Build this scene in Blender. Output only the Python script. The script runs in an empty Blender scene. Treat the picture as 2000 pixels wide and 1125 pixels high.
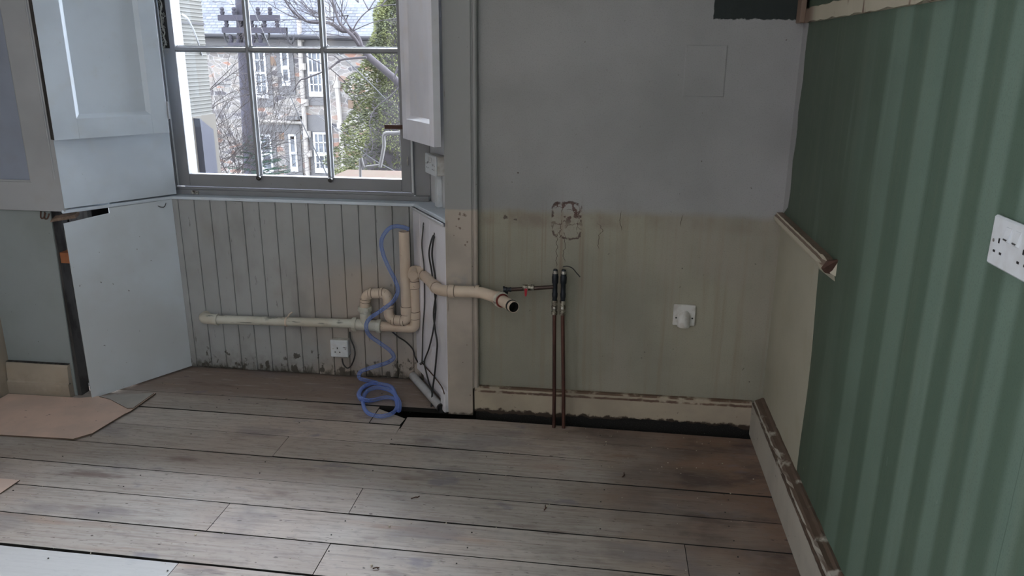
import bpy, math, random
from mathutils import Vector, Matrix
random.seed(7)
C = bpy.context.scene.collection
SC = bpy.context.scene

# ---------------------------------------------------------------- camera
F = 1510.69
CR = Vector((0.99247874, 0.12216593, 0.00783778))
CD = Vector((0.04273326, -0.28574525, -0.95735235))      # image down
CF = Vector((-0.11471624, 0.95048679, -0.28881664))      # forward
EYE = Vector((0, 0, 1.5))
cam = bpy.data.cameras.new('camera'); cam.sensor_width = 36; cam.lens = F/2000*36
cam.clip_end = 200; cam.clip_start = .05
co = bpy.data.objects.new('camera', cam); C.objects.link(co)
mw = Matrix.Identity(4)
for i in range(3):
    mw[i][0] = CR[i]; mw[i][1] = -CD[i]; mw[i][2] = -CF[i]; mw[i][3] = EYE[i]
co.matrix_world = mw
SC.camera = co

# ---------------------------------------------------------------- sky, daylight, exposure
w = bpy.data.worlds.new('overcast'); SC.world = w; w.use_nodes = True
bg = w.node_tree.nodes['Background']; bg.inputs[0].default_value = (.86, .905, 1, 1); bg.inputs[1].default_value = 22.0
SC.view_settings.view_transform = 'Standard'; SC.view_settings.look = 'None'
SC.view_settings.exposure = 0.70; SC.view_settings.gamma = 1; SC.view_settings.use_curve_mapping = False
SC.cycles.use_denoising = True
SC.cycles.max_bounces = 14; SC.cycles.diffuse_bounces = 8; SC.cycles.glossy_bounces = 4
SC.cycles.transmission_bounces = 12; SC.cycles.transparent_max_bounces = 16
SC.cycles.sample_clamp_indirect = 6; SC.cycles.caustics_reflective = False
def portal(x, y, z, w_, h_, rx, rz):
    l = bpy.data.lights.new('daylight_portal', 'AREA'); l.shape = 'RECTANGLE'; l.size = w_; l.size_y = h_
    l.cycles.is_portal = True
    o = bpy.data.objects.new('daylight_portal', l); C.objects.link(o)
    o.location = (x, y, z); o.rotation_euler = (rx, 0, rz)
portal(-1.43, 3.74, 2.05, 1.1, 2.3, -math.pi/2, 0)               # window in view, light goes to -Y
portal(-2.92, -.50, 1.85, .4, 2.0, math.pi/2, -math.pi/2)          # narrow unseen opening left of the camera, added for fill light
portal(.90, -1.4, 1.85, .6, 2.0, math.pi/2, math.pi/2)           # wider unseen opening right of the camera, added to fill the room

def at(x, y, val, axis=1):
    'point of the place seen at photo pixel x, y on the plane axis = val'
    d = CR*(x-1000) + CD*(y-562.5) + CF*F
    return EYE + d*((val-EYE[axis])/d[axis])

# ---------------------------------------------------------------- node expressions
class S:
    def __init__(s, g, o): s.g = g; s.o = o
    def __add__(s, b): return s.g.m('ADD', s, b)
    __radd__ = __add__
    def __sub__(s, b): return s.g.m('SUBTRACT', s, b)
    def __rsub__(s, b): return s.g.m('SUBTRACT', b, s)
    def __mul__(s, b): return s.g.m('MULTIPLY', s, b)
    __rmul__ = __mul__
    def __truediv__(s, b): return s.g.m('DIVIDE', s, b)
class Gr:
    def __init__(s, nt):
        s.nt = nt; geo = s.n('ShaderNodeNewGeometry'); s.pos = geo.outputs['Position']
        sep = s.n('ShaderNodeSeparateXYZ'); nt.links.new(s.pos, sep.inputs[0])
        s.x, s.y, s.z = [S(s, sep.outputs[i]) for i in range(3)]
        se2 = s.n('ShaderNodeSeparateXYZ'); nt.links.new(geo.outputs['Normal'], se2.inputs[0])
        s.nx, s.ny, s.nz = [S(s, se2.outputs[i]) for i in range(3)]
    def n(s, t): return s.nt.nodes.new(t)
    def put(s, v, inp):
        if isinstance(v, S): s.nt.links.new(v.o, inp)
        elif isinstance(v, bpy.types.NodeSocket): s.nt.links.new(v, inp)
        elif isinstance(v, (tuple, list)) and inp.type == 'RGBA': inp.default_value = (*v[:3], 1)
        else: inp.default_value = v
    def m(s, op, a, b=0.0, c=None, clamp=False):
        n = s.n('ShaderNodeMath'); n.operation = op; n.use_clamp = clamp
        s.put(a, n.inputs[0]); s.put(b, n.inputs[1])
        if c is not None: s.put(c, n.inputs[2])
        return S(s, n.outputs[0])
    def mn(s, a, b): return s.m('MINIMUM', a, b)
    def mx(s, a, b): return s.m('MAXIMUM', a, b)
    def ab(s, a): return s.m('ABSOLUTE', a)
    def ss(s, v, a, b, lo=0.0, hi=1.0):
        n = s.n('ShaderNodeMapRange'); n.interpolation_type = 'SMOOTHSTEP'
        s.put(v, n.inputs[0])
        for i, q in enumerate((a, b, lo, hi)): n.inputs[i+1].default_value = q
        return S(s, n.outputs[0])
    def band(s, v, a, b, e=.004): return s.ss(v, a-e, a+e)*s.ss(v, b-e, b+e, 1, 0)
    def vec(s, sx=1, sy=1, sz=1, off=(0, 0, 0)):
        n = s.n('ShaderNodeVectorMath'); n.operation = 'MULTIPLY_ADD'; s.put(s.pos, n.inputs[0])
        n.inputs[1].default_value = (sx, sy, sz); n.inputs[2].default_value = off
        return n.outputs[0]
    def noise(s, sc=5, det=3, v=None, rough=.55, dist=0):
        n = s.n('ShaderNodeTexNoise'); n.inputs['Scale'].default_value = sc; n.inputs['Detail'].default_value = det
        n.inputs['Roughness'].default_value = rough; n.inputs['Distortion'].default_value = dist
        s.put(v or s.pos, n.inputs['Vector']); return S(s, n.outputs[0])
    def voro(s, sc=5, v=None, feat='F1', out=0, rnd=1):
        n = s.n('ShaderNodeTexVoronoi'); n.feature = feat; n.inputs['Scale'].default_value = sc
        n.inputs['Randomness'].default_value = rnd
        s.put(v or s.pos, n.inputs['Vector']); return S(s, n.outputs[out])
    def comb(s, a, b, c):
        n = s.n('ShaderNodeCombineXYZ'); s.put(a, n.inputs[0]); s.put(b, n.inputs[1]); s.put(c, n.inputs[2]); return n.outputs[0]
    def mix(s, a, b, f, blend='MIX'):
        n = s.n('ShaderNodeMix'); n.data_type = 'RGBA'; n.blend_type = blend
        s.put(f, n.inputs[0]); s.put(a, n.inputs[6]); s.put(b, n.inputs[7]); return S(s, n.outputs[2])
    def attr(s, name):
        n = s.n('ShaderNodeAttribute'); n.attribute_name = name; return S(s, n.outputs['Fac'])
    def ramp(s, v, stops):
        n = s.n('ShaderNodeValToRGB'); s.put(v, n.inputs[0]); e = n.color_ramp.elements
        while len(e) < len(stops): e.new(.5)
        for q, (p, c) in zip(e, stops): q.position = p; q.color = (*c, 1)
        return S(s, n.outputs[0])
MT = {}
def mat(name, col, rough=.6, metal=0, bump=None, bs=.2, bd=.002, trans=0, ior=1.45, spec=.5, alpha=None):
    m = bpy.data.materials.new(name); m.use_nodes = True; nt = m.node_tree
    b = nt.nodes['Principled BSDF']; g = Gr(nt)
    g.put(col(g) if callable(col) else col, b.inputs['Base Color'])
    g.put(rough(g) if callable(rough) else rough, b.inputs['Roughness'])
    b.inputs['Metallic'].default_value = metal; b.inputs['Specular IOR Level'].default_value = spec
    b.inputs['Transmission Weight'].default_value = trans; b.inputs['IOR'].default_value = ior
    if alpha is not None: b.inputs['Alpha'].default_value = alpha
    if bump:
        n = nt.nodes.new('ShaderNodeBump'); n.inputs['Strength'].default_value = bs; n.inputs['Distance'].default_value = bd
        g.put(bump(g), n.inputs['Height']); nt.links.new(n.outputs[0], b.inputs['Normal'])
    MT[name] = m; return m

def dirty(base, dark=(.05, .04, .03), amt=.5, sc=9, low=.12):
    'old paint: soft mottling, specks, chipped spots'
    def f(g):
        k = g.mix(base, [c*.80 for c in base], g.ss(g.noise(2.3, 4), .35, .75))
        k = g.mix(k, [base[0]*.88, base[1]*.83, base[2]*.76], g.ss(g.noise(sc, 5), .5, .8)*.6)
        sp = g.ss(g.noise(70, 2), .72, .78)*g.ss(g.noise(7, 2), .45, .7)
        k = g.mix(k, dark, sp*amt)
        if low:
            k = g.mix(k, dark, g.ss(g.z + (g.noise(22, 4)-.5)*.16, 0.0, low, 1, 0)*.65*amt)
        return k
    return f
fine = lambda g: g.noise(120, 4)
lumpy = lambda g: g.noise(14, 4) + g.noise(160, 3)*.35
WHT = (.60, .62, .65); CRM = (.60, .54, .43)
mat('white_paint', dirty(WHT), .45, bump=lumpy, bs=.25)
mat('bright_white_paint', dirty((.60, .67, .75), amt=.3, low=0), .4, bump=lumpy, bs=.15)
mat('white_paint_lit', dirty((.76, .76, .83), amt=.3, low=.05), .4, bump=lumpy, bs=.15)  # white paint lightened to carry the brighter light on the right side
mat('casing_paint', dirty((.36, .37, .385), low=0), .45, bump=lumpy, bs=.25)
mat('cream_paint', dirty((.40, .345, .28)), .5, bump=lumpy, bs=.3)
mat('grey_sash_paint', dirty((.235, .24, .26), low=0), .4, bump=lumpy, bs=.2)
mat('dark_gap', (.012, .011, .010), .9)
mat('black_rubber', (.012, .012, .013), .45)
mat('sash_black', (.03, .028, .026), .4)

def back_wall(g):
    x, z = g.x, g.z
    edge = z + (g.noise(6, 4)-.5)*.035
    up = g.ss(edge, .885, .925)
    hi = g.mix((.325, .325, .33), (.255, .255, .26), g.ss(g.noise(1.6, 4), .35, .7))
    lo = g.mix((.325, .31, .25), (.25, .24, .20), g.ss(g.noise(2.2, 4), .3, .7))
    st = g.noise(1, 5, g.vec(38, 38, 1.3))
    lo = g.mix(lo, (.25, .205, .155), g.ss(st, .48, .75)*.55)
    lo = g.mix(lo, (.33, .30, .26), g.ss(g.noise(4, 3, g.vec(1, 1, .5, (3, 2, 1))), .5, .7)*.5)
    k = g.mix(lo, hi, up)
    k = g.mix(k, (.20, .155, .13), g.band(edge, .845, .90, .02)*g.ss(g.noise(8, 4), .35, .65)*.75*g.ss(x, -.3, .45, 1, .45))
    # faint brown drips below the old worktop line
    dr = g.ss(g.noise(1, 3, g.vec(60, 60, .8, (5, 0, 0))), .55, .72)*g.band(z, .55, .90, .12)*g.ss(x, -.1, .2, 1, 0)
    k = g.mix(k, (.20, .13, .09), dr*.5)
    # cracked and blown plaster above the pipes
    nz = g.n('ShaderNodeTexNoise'); nz.inputs['Scale'].default_value = 28; nz.inputs['Detail'].default_value = 3; g.put(g.pos, nz.inputs['Vector'])
    va = g.n('ShaderNodeVectorMath'); va.operation = 'MULTIPLY_ADD'; g.put(nz.outputs[1], va.inputs[0]); va.inputs[1].default_value = (.05, .0, .05); g.put(g.vec(1, 1, .7), va.inputs[2])
    cr = g.voro(23, va.outputs[0], 'DISTANCE_TO_EDGE')
    ex = g.m('POWER', g.ab((x+.148)/.058), 4); ez = g.m('POWER', g.ab((z-.868)/.072), 4)
    ring = ex+ez+(g.noise(26, 4)-.5)*2.2
    inn = g.ss(ring, .9, 1.3, 1, 0)
    k = g.mix(k, (.36, .33, .28), inn*.25)
    k = g.mix(k, (.07, .035, .028), g.ss(cr, .004, .045, 1, 0)*inn*g.ss(g.noise(30, 3, g.vec(1, 1, 1, (2, 0, 5))), .42, .52)*.95)
    k = g.mix(k, (.085, .040, .034), inn*g.ss(g.noise(38, 4), .53, .57)*g.ss(z, .82, .89)*.9)
    k = g.mix(k, (.06, .032, .028), g.band(ring, .8, 1.25, .12)*g.ss(g.noise(19, 3), .44, .52)*.85)
    # hairline cracks
    for (x0, amp, z0, z1, o) in ((-.155, .03, .70, .80, 0), (-.185, .02, .68, .80, 3), (-.02, .035, .76, .86, 5), (.065, .015, .84, .91, 8), (.30, .015, .865, .905, 9)):
        wv = x - x0 - (g.noise(14, 3, g.comb(o, 0, z))-.5)*amp*3
        k = g.mix(k, (.06, .035, .025), g.ss(g.ab(wv), .0005, .0018, 1, 0)*g.band(z, z0, z1, .01)*.9)
    # specks and knocks
    sp = g.ss(g.noise(55, 2, g.vec(1, 1, 1, (7, 0, 0))), .73, .77)*g.ss(g.noise(5, 2), .48, .62)
    k = g.mix(k, (.06, .05, .04), sp*.8)
    for (cx, cz, r) in ((-.395, .875, .018), (-.36, .868, .014), (-.345, 1.055, .010), (.018, .30, .006), (.62, .22, .006)):
        d = g.m('POWER', (x-cx)*(x-cx)+(z-cz)*(z-cz)*2.5, .5)
        k = g.mix(k, (.07, .05, .04), g.ss(d + (g.noise(90, 3)-.5)*r*2.2, r*.3, r*.6, 1, 0)*.9)
    k = g.mix(k, (.010, .009, .008), g.ss(z, .034, .042, 1, 0))  # blackened foot of the wall: painted shade of the slot under the skirting
    k = g.mix(k, [.12, .12, .12], g.ss(g.noise(230, 3), .50, .72)*.22)
    # ragged dark green patch high on the wall by the corner
    pz = z - 1.628 + (g.noise(45, 4)-.5)*.022
    k = g.mix(k, (.010, .016, .016), g.ss(pz, -.002, .003)*g.ss(x + (g.noise(30, 3)-.5)*.008, .358, .362))
    return k
def back_bump(g):
    # the filled-in square plate stands a little proud
    rx = g.ab(g.x-.345)-.075; rz = g.ab(g.z-1.447)-.092
    d = g.mx(rx, rz)
    return g.noise(150, 3)*.25 + g.noise(20, 4)*.5 + g.ss(d, -.004, .002, 1, 0)*1.3*g.ss(g.x, .20, .36)
mat('back_wall_plaster', back_wall, .65, bump=back_bump, bs=.55, bd=.003)

def stripes(g):
    a = 0.0; u = g.y + (g.noise(1.5, 2)-.5)*.012
    for (c, h, f) in ((2.86, .035, .06), (2.66, .04, .10), (2.46, .045, .18), (2.24, .05, .35), (2.02, .055, .8), (1.80, .053, .9), (1.61, .040, 1), (1.46, .034, 1), (1.33, .03, 1), (1.20, .034, .8), (1.04, .045, 1), (.84, .05, .8), (.6, .05, 1), (.35, .05, 1), (.1, .05, 1), (-.2, .05, 1), (-.5, .05, 1)):  # stripe strength drops towards the corner to paint in its weaker light
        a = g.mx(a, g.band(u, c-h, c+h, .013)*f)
    return a
def paper(g):
    y, z = g.y, g.z
    # uneven vertical stripes, two greens
    u = y*1.0
    dk = g.mix((.086, .136, .098), (.070, .114, .084), g.noise(3, 3))
    lt = g.mix((.142, .208, .168), (.122, .184, .148), g.noise(3, 3))
    a = stripes(g)
    k = g.mix(dk, lt, a)
    k = g.mix(k, (.048, .066, .044), g.ss(y + (g.noise(2.2, 4)-.5)*.5, 1.9, 2.45)*.72)  # darker towards the corner: light falloff painted into the paper
    k = g.mix(k, (.17, .18, .12), g.ss(g.noise(1, 5, g.vec(1, 50, 2.2)), .45, .8)*.18)
    k = g.mix(k, (.26, .32, .29), g.ss(g.noise(60, 3, g.vec(1, 1, .35)), .74, .80)*.5)
    k = g.mix(k, (.22, .30, .25), g.ss(g.noise(1, 3, g.vec(1, 8, .7, (0, 4, 0))), .62, .75)*.22)
    k = g.mix(k, [.03, .045, .035], g.ss(g.noise(260, 3), .48, .72)*.22)
    for (yy) in (1.20, 1.73):
        k = g.mix(k, (.05, .08, .06), g.ss(g.ab(y-yy+(g.noise(6, 2)-.5)*.01), .0006, .0018, 1, 0)*.6)
    return k
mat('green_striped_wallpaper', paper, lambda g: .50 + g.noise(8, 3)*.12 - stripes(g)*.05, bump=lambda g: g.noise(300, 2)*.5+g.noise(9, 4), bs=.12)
mat('lining_paper', dirty((.38, .365, .29), low=.0), .6, bump=lumpy, bs=.2)
def apron(g):
    k = dirty((.35, .36, .365), amt=.7)(g)
    k = g.mix(k, (.40, .335, .29), g.ss(g.x, -1.62, -1.2)*g.ss(g.z, .30, .70, 1, 0)*.8*g.ss(g.noise(3, 3), .2, .6))
    k = g.mix(k, (.42, .355, .30), g.band(g.x, -1.2, -.95, .1)*g.band(g.z, .38, .55, .05)*.6)
    k = g.mix(k, (.05, .045, .035), g.ss(g.z+(g.noise(34, 5, g.vec(1.6, 1, .6))-.5)*.16, .0, .045, 1, 0)*.8)
    k = g.mix(k, (.04, .03, .025), g.ss(g.noise(1, 4, g.vec(60, 1, 12)), .68, .75)*.55)
    k = g.mix(k, (.05, .045, .035), g.ss(g.noise(1, 4, g.vec(30, 1, 20, (3, 0, 0))) + g.ss(g.z, 0, .14, .16, 0), .66, .73)*g.ss(g.z, .10, .25, 1, .0)*.9)
    k = g.mix(k, (.22, .215, .21), g.ss(g.noise(5, 4, g.vec(1, 1, .5, (8, 0, 0))), .5, .68)*.5)
    return k
mat('boarding_paint', apron, .5, bump=lumpy, bs=.3)
def pilaster(g):
    k = g.mix((.42, .365, .32), (.35, .31, .275), g.ss(g.noise(5, 4), .4, .65))
    e = g.z+(g.noise(12, 3)-.5)*.01
    k = g.mix(k, (.30, .295, .29), g.band(e, .58, .63, .02)*g.ss(g.noise(20, 3), .4, .6)*.8)
    k = g.mix(k, (.285, .29, .295), g.ss(e, .90, .912))
    for (cx, cz, r) in ((-.575, .888, .014), (-.555, .885, .016), (-.578, .868, .011), (-.575, .83, .012), (-.545, .775, .010), (-.553, .76, .012), (-.590, .838, .006), (-.52, .13, .014), (-.54, .10, .008), (-.551, .33, .006), (-.57, .25, .005), (-.60, .80, .005)):
        d = g.m('POWER', (g.x-cx)*(g.x-cx)+(g.z-cz)*(g.z-cz), .5)
        k = g.mix(k, (.10, .06, .04), g.ss(d+(g.noise(130, 4)-.5)*r*1.6, r*.25, r*.5, 1, 0)*.75)
    k = g.mix(k, (.05, .035, .025), g.ss(g.noise(60, 2), .72, .77)*.6)
    k = g.mix(k, (.05, .04, .03), g.ss(g.z+(g.noise(40, 4)-.5)*.05, .004, .02, 1, 0)*.9)
    k = g.mix(k, (.10, .07, .05), g.ss(g.noise(1, 3, g.vec(300, 1, 9)), .60, .70)*g.ss(g.ab(g.x+.63), .003, .008, 1, 0)*.8)
    return k
mat('architrave_paint', pilaster, .5, bump=lumpy, bs=.3)
def skirt(z0):
    def f(g):
        k = g.mix((.43, .37, .29), (.35, .30, .24), g.ss(g.noise(4, 4), .4, .65))
        rag = g.z + (g.noise(30, 5)-.5)*.05
        k = g.mix(k, (.045, .030, .022), g.ss(rag, z0, z0+.010, 1, 0))
        k = g.mix(k, (.12, .075, .05), g.ss(g.nz, .3, .6)*g.ss(g.noise(18, 4), .35, .5))
        sc = g.band(g.z+(g.noise(25, 4)-.5)*.02, .118, .126, .002)*g.ss(g.noise(9, 3), .45, .55)
        k = g.mix(k, (.09, .05, .035), sc*.9)
        return g.mix(k, (.08, .06, .045), g.ss(g.noise(60, 2), .70, .76)*.7)
    return f
mat('skirting_paint', skirt(.035), .5, bump=lumpy, bs=.35)
def rskirt(g):
    k = g.mix((.42, .40, .35), (.35, .33, .29), g.ss(g.noise(4, 4), .4, .65))
    k = g.mix(k, (.10, .068, .05), g.ss(g.nz, .3, .6)*g.ss(g.noise(12, 5), .33, .44))
    e = g.ab(g.z-.139+(g.noise(25, 4)-.5)*.018)
    k = g.mix(k, (.06, .04, .03), g.ss(e, .001, .0045, 1, 0)*g.ss(g.noise(10, 3), .42, .55))
    return g.mix(k, (.06, .045, .035), g.ss(g.noise(45, 2), .71, .76)*.8)
mat('worn_skirting_paint', rskirt, .5, bump=lumpy, bs=.35)
def floorcol(g):
    b = g.attr('tone'); c = g.attr('pale')
    grain = g.noise(1, 6, g.vec(2.2, 55, 20), .6, .6)
    big = g.noise(1.3, 4)
    k = g.mix((.515, .48, .445), (.395, .36, .33), g.ss(grain, .35, .7))
    k = g.mix(k, (.56, .54, .52), g.ss(g.noise(3, 4, g.vec(.6, 1.6, 1)), .5, .72)*.7)
    k = g.mix(k, (.50, .40, .345), g.ss(big, .42, .62)*.55)
    # stained, oily wood towards the corner by the pipes
    st = g.ss(g.x + g.y*.35 + (g.noise(3.2, 5)-.5)*.9, .55, 1.45)
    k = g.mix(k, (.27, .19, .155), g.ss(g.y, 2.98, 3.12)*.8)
    k = g.mix(k, (.16, .10, .09), g.ss(g.noise(6, 4, g.vec(.4, 1.3, 1, (4, 1, 0))), .60, .72)*.7)
    k = g.mix(k, (.30, .25, .225), g.ss(g.noise(1, 5, g.vec(5, 90, 1, (0, 3, 2))), .50, .66)*.55)
    k = g.mix(k, (.62, .57, .53), g.ss(g.noise(1, 5, g.vec(7, 60, 1, (9, 3, 2))), .56, .70)*.40)
    k = g.mix(k, (.42, .27, .19), g.ss(g.noise(1, 3, g.vec(1.2, 9, 1, (4, 8, 2))), .60, .72)*.5)
    k = g.mix(k, g.mix((.205, .122, .080), (.105, .066, .050), g.ss(g.noise(4, 5, g.vec(.7, 1.5, 1)), .38, .62)), st*.92)
    k = g.mix(k, (.060, .042, .042), g.ss(g.noise(4.5, 5, g.vec(.7, 1.7, 1, (9, 9, 0))), .52, .66)*st*.7)
    k = g.mix(k, (.19, .19, .23), g.ss(g.noise(9, 4, g.vec(.5, 1.5, 1, (1, 7, 0))), .66, .74)*.5)
    # splits, scratches and black marks along the grain
    k = g.mix(k, (.05, .035, .028), g.ss(g.noise(1, 3, g.vec(14, 130, 1)), .66, .71)*.75)
    k = g.mix(k, (.045, .032, .028), g.ss(g.noise(1, 2, g.vec(34, 150, 1, (6, 2, 0))), .69, .73)*.8)
    k = g.mix(k, (.22, .20, .22), g.ss(g.noise(2.6, 5, g.vec(.8, 1.6, 1, (6, 3, 0))), .54, .68)*.50)
    k = g.mix(k, (.20, .20, .27), g.ss(g.noise(6.5, 4, g.vec(.7, 1.3, 1, (2, 5, 0))), .62, .72)*.55)
    k = g.mix(k, (.13, .11, .13), g.ss(g.noise(13, 5, g.vec(.5, 1.8, 1, (5, 5, 0))), .62, .72)*g.ss(g.noise(1.7, 2), .5, .6)*.7)
    k = g.mix(k, (.24, .21, .19), g.ss(g.noise(45, 4, g.vec(.6, 1.4, 1)), .5, .75)*.45)
    k = g.mix(k, (.05, .037, .03), g.ss(g.noise(42, 2, g.vec(.5, 1, 1)), .735, .765)*.85)
    k = g.mix(k, (.03, .02, .018), g.ss(g.voro(7.5, g.vec(.7, 1.4, 1))+(g.noise(60, 2)-.5)*.08, .02, .05, 1, 0)*.75)
    k = g.mix(k, (.5, .48, .44), g.ss(g.noise(80, 2), .76, .79)*.7)
    k = g.mix(k, g.mix(k, (.05, .03, .025), .30), b)
    k = g.mix(k, (.52, .535, .55), c*.75)
    return k
mat('old_floorboards', floorcol, lambda g: .42+g.noise(6, 4)*.25, bump=lambda g: g.noise(1, 5, g.vec(2, 70, 20))+g.noise(40, 3)*.5, bs=.35)
mat('sheet_hardboard', lambda g: g.mix(g.mix((.70, .52, .44), (.58, .45, .39), g.ss(g.noise(5, 5), .35, .65)), (.12, .08, .07), g.ss(g.noise(26, 4, g.vec(1, 2.5, 1)), .68, .74)*.8), .6, bump=fine, bs=.1)
mat('grey_hardboard', lambda g: g.mix(g.mix((.27, .30, .305), (.225, .25, .245), g.ss(g.noise(3, 4), .35, .7)), (.05, .05, .045), g.ss(g.noise(50, 2), .735, .77)*.8), .5, bump=lumpy, bs=.15)
mat('white_hardboard', lambda g: g.mix(g.mix((.60, .66, .72), (.50, .53, .55), g.ss(g.noise(2.5, 4)+(1-g.z)*.35, .45, .9)), (.10, .09, .08), g.ss(g.noise(60, 2), .73, .77)*.7), .4, bump=lumpy, bs=.12)
mat('panel_blue_paint', dirty((.26, .29, .36), amt=.3, low=0), .45, bump=lumpy, bs=.15)
mat('pipe_plastic', lambda g: g.mix(g.mix((.64, .53, .43), (.56, .45, .36), g.ss(g.noise(6, 3), .4, .7)), (.15, .10, .07), g.ss(g.noise(60, 3), .68, .76)*.7), .35, bump=fine, bs=.05)
mat('pipe_plastic_pale', lambda g: g.mix(g.mix((.56, .56, .50), (.50, .47, .40), g.ss(g.noise(8, 3), .4, .65)), (.10, .11, .10), g.ss(g.noise(1, 4, g.vec(9, 1, 70)), .60, .68)*.8), .35, bump=fine, bs=.05)
mat('dark_edge', (.10, .07, .05), .8)  # dark edges of pipe collars and floor sheets
mat('white_plastic', lambda g: g.mix((.66, .70, .74), (.58, .60, .62), g.ss(g.noise(20, 3), .4, .7)), .3)
mat('old_white_plastic', lambda g: g.mix((.60, .60, .58), (.48, .46, .43), g.ss(g.noise(30, 3), .4, .65)), .35)
mat('copper', lambda g: g.mix((.13, .062, .05), (.07, .036, .032), g.ss(g.noise(12, 4, g.vec(1, 1, .4)), .35, .65)), .42, .65)
mat('dark_copper', lambda g: g.mix((.10, .065, .055), (.05, .035, .032), g.noise(20, 3)), .45, .6)
mat('black_brass', lambda g: g.mix((.035, .042, .055), (.015, .017, .02), g.noise(40, 3)), .38, .5)
mat('brass_worn', lambda g: g.mix((.38, .36, .30), (.12, .10, .08), g.ss(g.noise(60, 3), .4, .6)), .35, .7)
mat('steel', lambda g: g.mix((.55, .55, .52), (.25, .22, .2), g.ss(g.noise(60, 3), .4, .7)), .35, .8)
mat('red_plastic', (.42, .012, .03), .35)
mat('red_rubber', (.16, .025, .02), .5)
mat('cable_black', (.025, .024, .026), .45)
mat('cable_grey', (.07, .07, .07), .45)
mat('rust', lambda g: g.mix((.10, .045, .03), (.045, .025, .02), g.noise(80, 3)), .8)
mat('orange_wood', lambda g: g.mix((.34, .125, .05), (.22, .08, .035), g.noise(30, 3)), .7)
mat('bare_wood', lambda g: g.mix((.24, .17, .125), (.11, .072, .052), g.ss(g.noise(1, 5, g.vec(60, 5, 60)), .3, .7)), .7, bump=lambda g: g.noise(50, 4), bs=.4)
mat('dark_stud', lambda g: g.mix((.055, .052, .05), (.02, .018, .017), g.ss(g.noise(14, 4, g.vec(3, 1, .5)), .4, .6)), .8)
mat('batten_paint', lambda g: g.mix(g.mix((.44, .41, .32), (.34, .31, .24), g.noise(6, 3)), (.12, .062, .045), g.mx(g.ss(g.noise(9, 4, g.vec(1, 1, .3)), .56, .64), g.ss(g.y, 2.80, 2.93)*.8)), .6, bump=lumpy, bs=.3)
mat('rail_paint', lambda g: g.mix(g.mix((.46, .43, .34), (.38, .35, .28), g.noise(6, 3)), (.13, .085, .06), g.mx(g.ss(g.nz, .25, .5)*.9, g.ss(g.noise(50, 3), .70, .76)*.7)), .55, bump=lumpy, bs=.3)
mat('crumb', lambda g: g.mix((.62, .58, .50), (.42, .36, .28), g.noise(90, 2)), .8)
mat('lint', (.33, .32, .28), .9)
def tubem():
    m = bpy.data.materials.new('blue_tube'); m.use_nodes = True; nt = m.node_tree; b = nt.nodes['Principled BSDF']
    b.inputs['Base Color'].default_value = (.26, .38, .82, 1); b.inputs['Roughness'].default_value = .12
    out = nt.nodes['Material Output']; mx = nt.nodes.new('ShaderNodeMixShader'); t = nt.nodes.new('ShaderNodeBsdfTransparent')
    t.inputs[0].default_value = (.80, .87, 1, 1); lw = nt.nodes.new('ShaderNodeLayerWeight'); lw.inputs[0].default_value = .42
    mr = nt.nodes.new('ShaderNodeMapRange'); mr.inputs[3].default_value = .12; mr.inputs[4].default_value = .95
    nt.links.new(lw.outputs['Facing'], mr.inputs[0]); nt.links.new(mr.outputs[0], mx.inputs[0])
    nt.links.new(t.outputs[0], mx.inputs[1]); nt.links.new(b.outputs[0], mx.inputs[2]); nt.links.new(mx.outputs[0], out.inputs[0]); MT['blue_tube'] = m
tubem()
def glassm():
    m = bpy.data.materials.new('window_glass'); m.use_nodes = True; nt = m.node_tree; nt.nodes.remove(nt.nodes['Principled BSDF'])
    out = nt.nodes['Material Output']; mx = nt.nodes.new('ShaderNodeMixShader'); t = nt.nodes.new('ShaderNodeBsdfTransparent')
    gl = nt.nodes.new('ShaderNodeBsdfGlossy'); gl.inputs['Roughness'].default_value = .02; t.inputs[0].default_value = (.94, .96, .97, 1)
    fr = nt.nodes.new('ShaderNodeFresnel'); fr.inputs[0].default_value = 1.35
    nt.links.new(fr.outputs[0], mx.inputs[0]); nt.links.new(t.outputs[0], mx.inputs[1]); nt.links.new(gl.outputs[0], mx.inputs[2])
    nt.links.new(mx.outputs[0], out.inputs[0]); MT['glass'] = m
glassm()
# outside
def rubble(g):
    v = g.vec(1, 1, 2.1)
    nz = g.n('ShaderNodeTexNoise'); nz.inputs['Scale'].default_value = 2.5; g.put(g.pos, nz.inputs['Vector'])
    va = g.n('ShaderNodeVectorMath'); va.operation = 'MULTIPLY_ADD'; g.put(nz.outputs[1], va.inputs[0]); va.inputs[1].default_value = (.3, .3, .3); g.put(v, va.inputs[2])
    d = g.voro(4.2, va.outputs[0], 'DISTANCE_TO_EDGE')
    n = g.n('ShaderNodeTexVoronoi'); n.inputs['Scale'].default_value = 4.2; g.put(va.outputs[0], n.inputs['Vector'])
    sp = g.n('ShaderNodeSeparateColor'); g.put(n.outputs[1], sp.inputs[0]); r = S(g, sp.outputs[0])
    k = g.ramp(r, [(0, (.032, .031, .031)), (.25, (.048, .044, .040)), (.45, (.018, .017, .019)), (.60, (.052, .046, .041)), (.80, (.036, .034, .034)), (.88, (.056, .031, .023)), (1, (.048, .036, .031))])
    k = g.mix(k, [.016, .015, .016], g.ss(g.noise(9, 4), .5, .75)*.6)
    return g.mix(k, (.068, .065, .063), g.ss(d, .015, .06, 1, 0)*g.ss(g.noise(3, 2), .3, .5, .4, .9))
mat('rubble_stone', rubble, .9, spec=.08)
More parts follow.
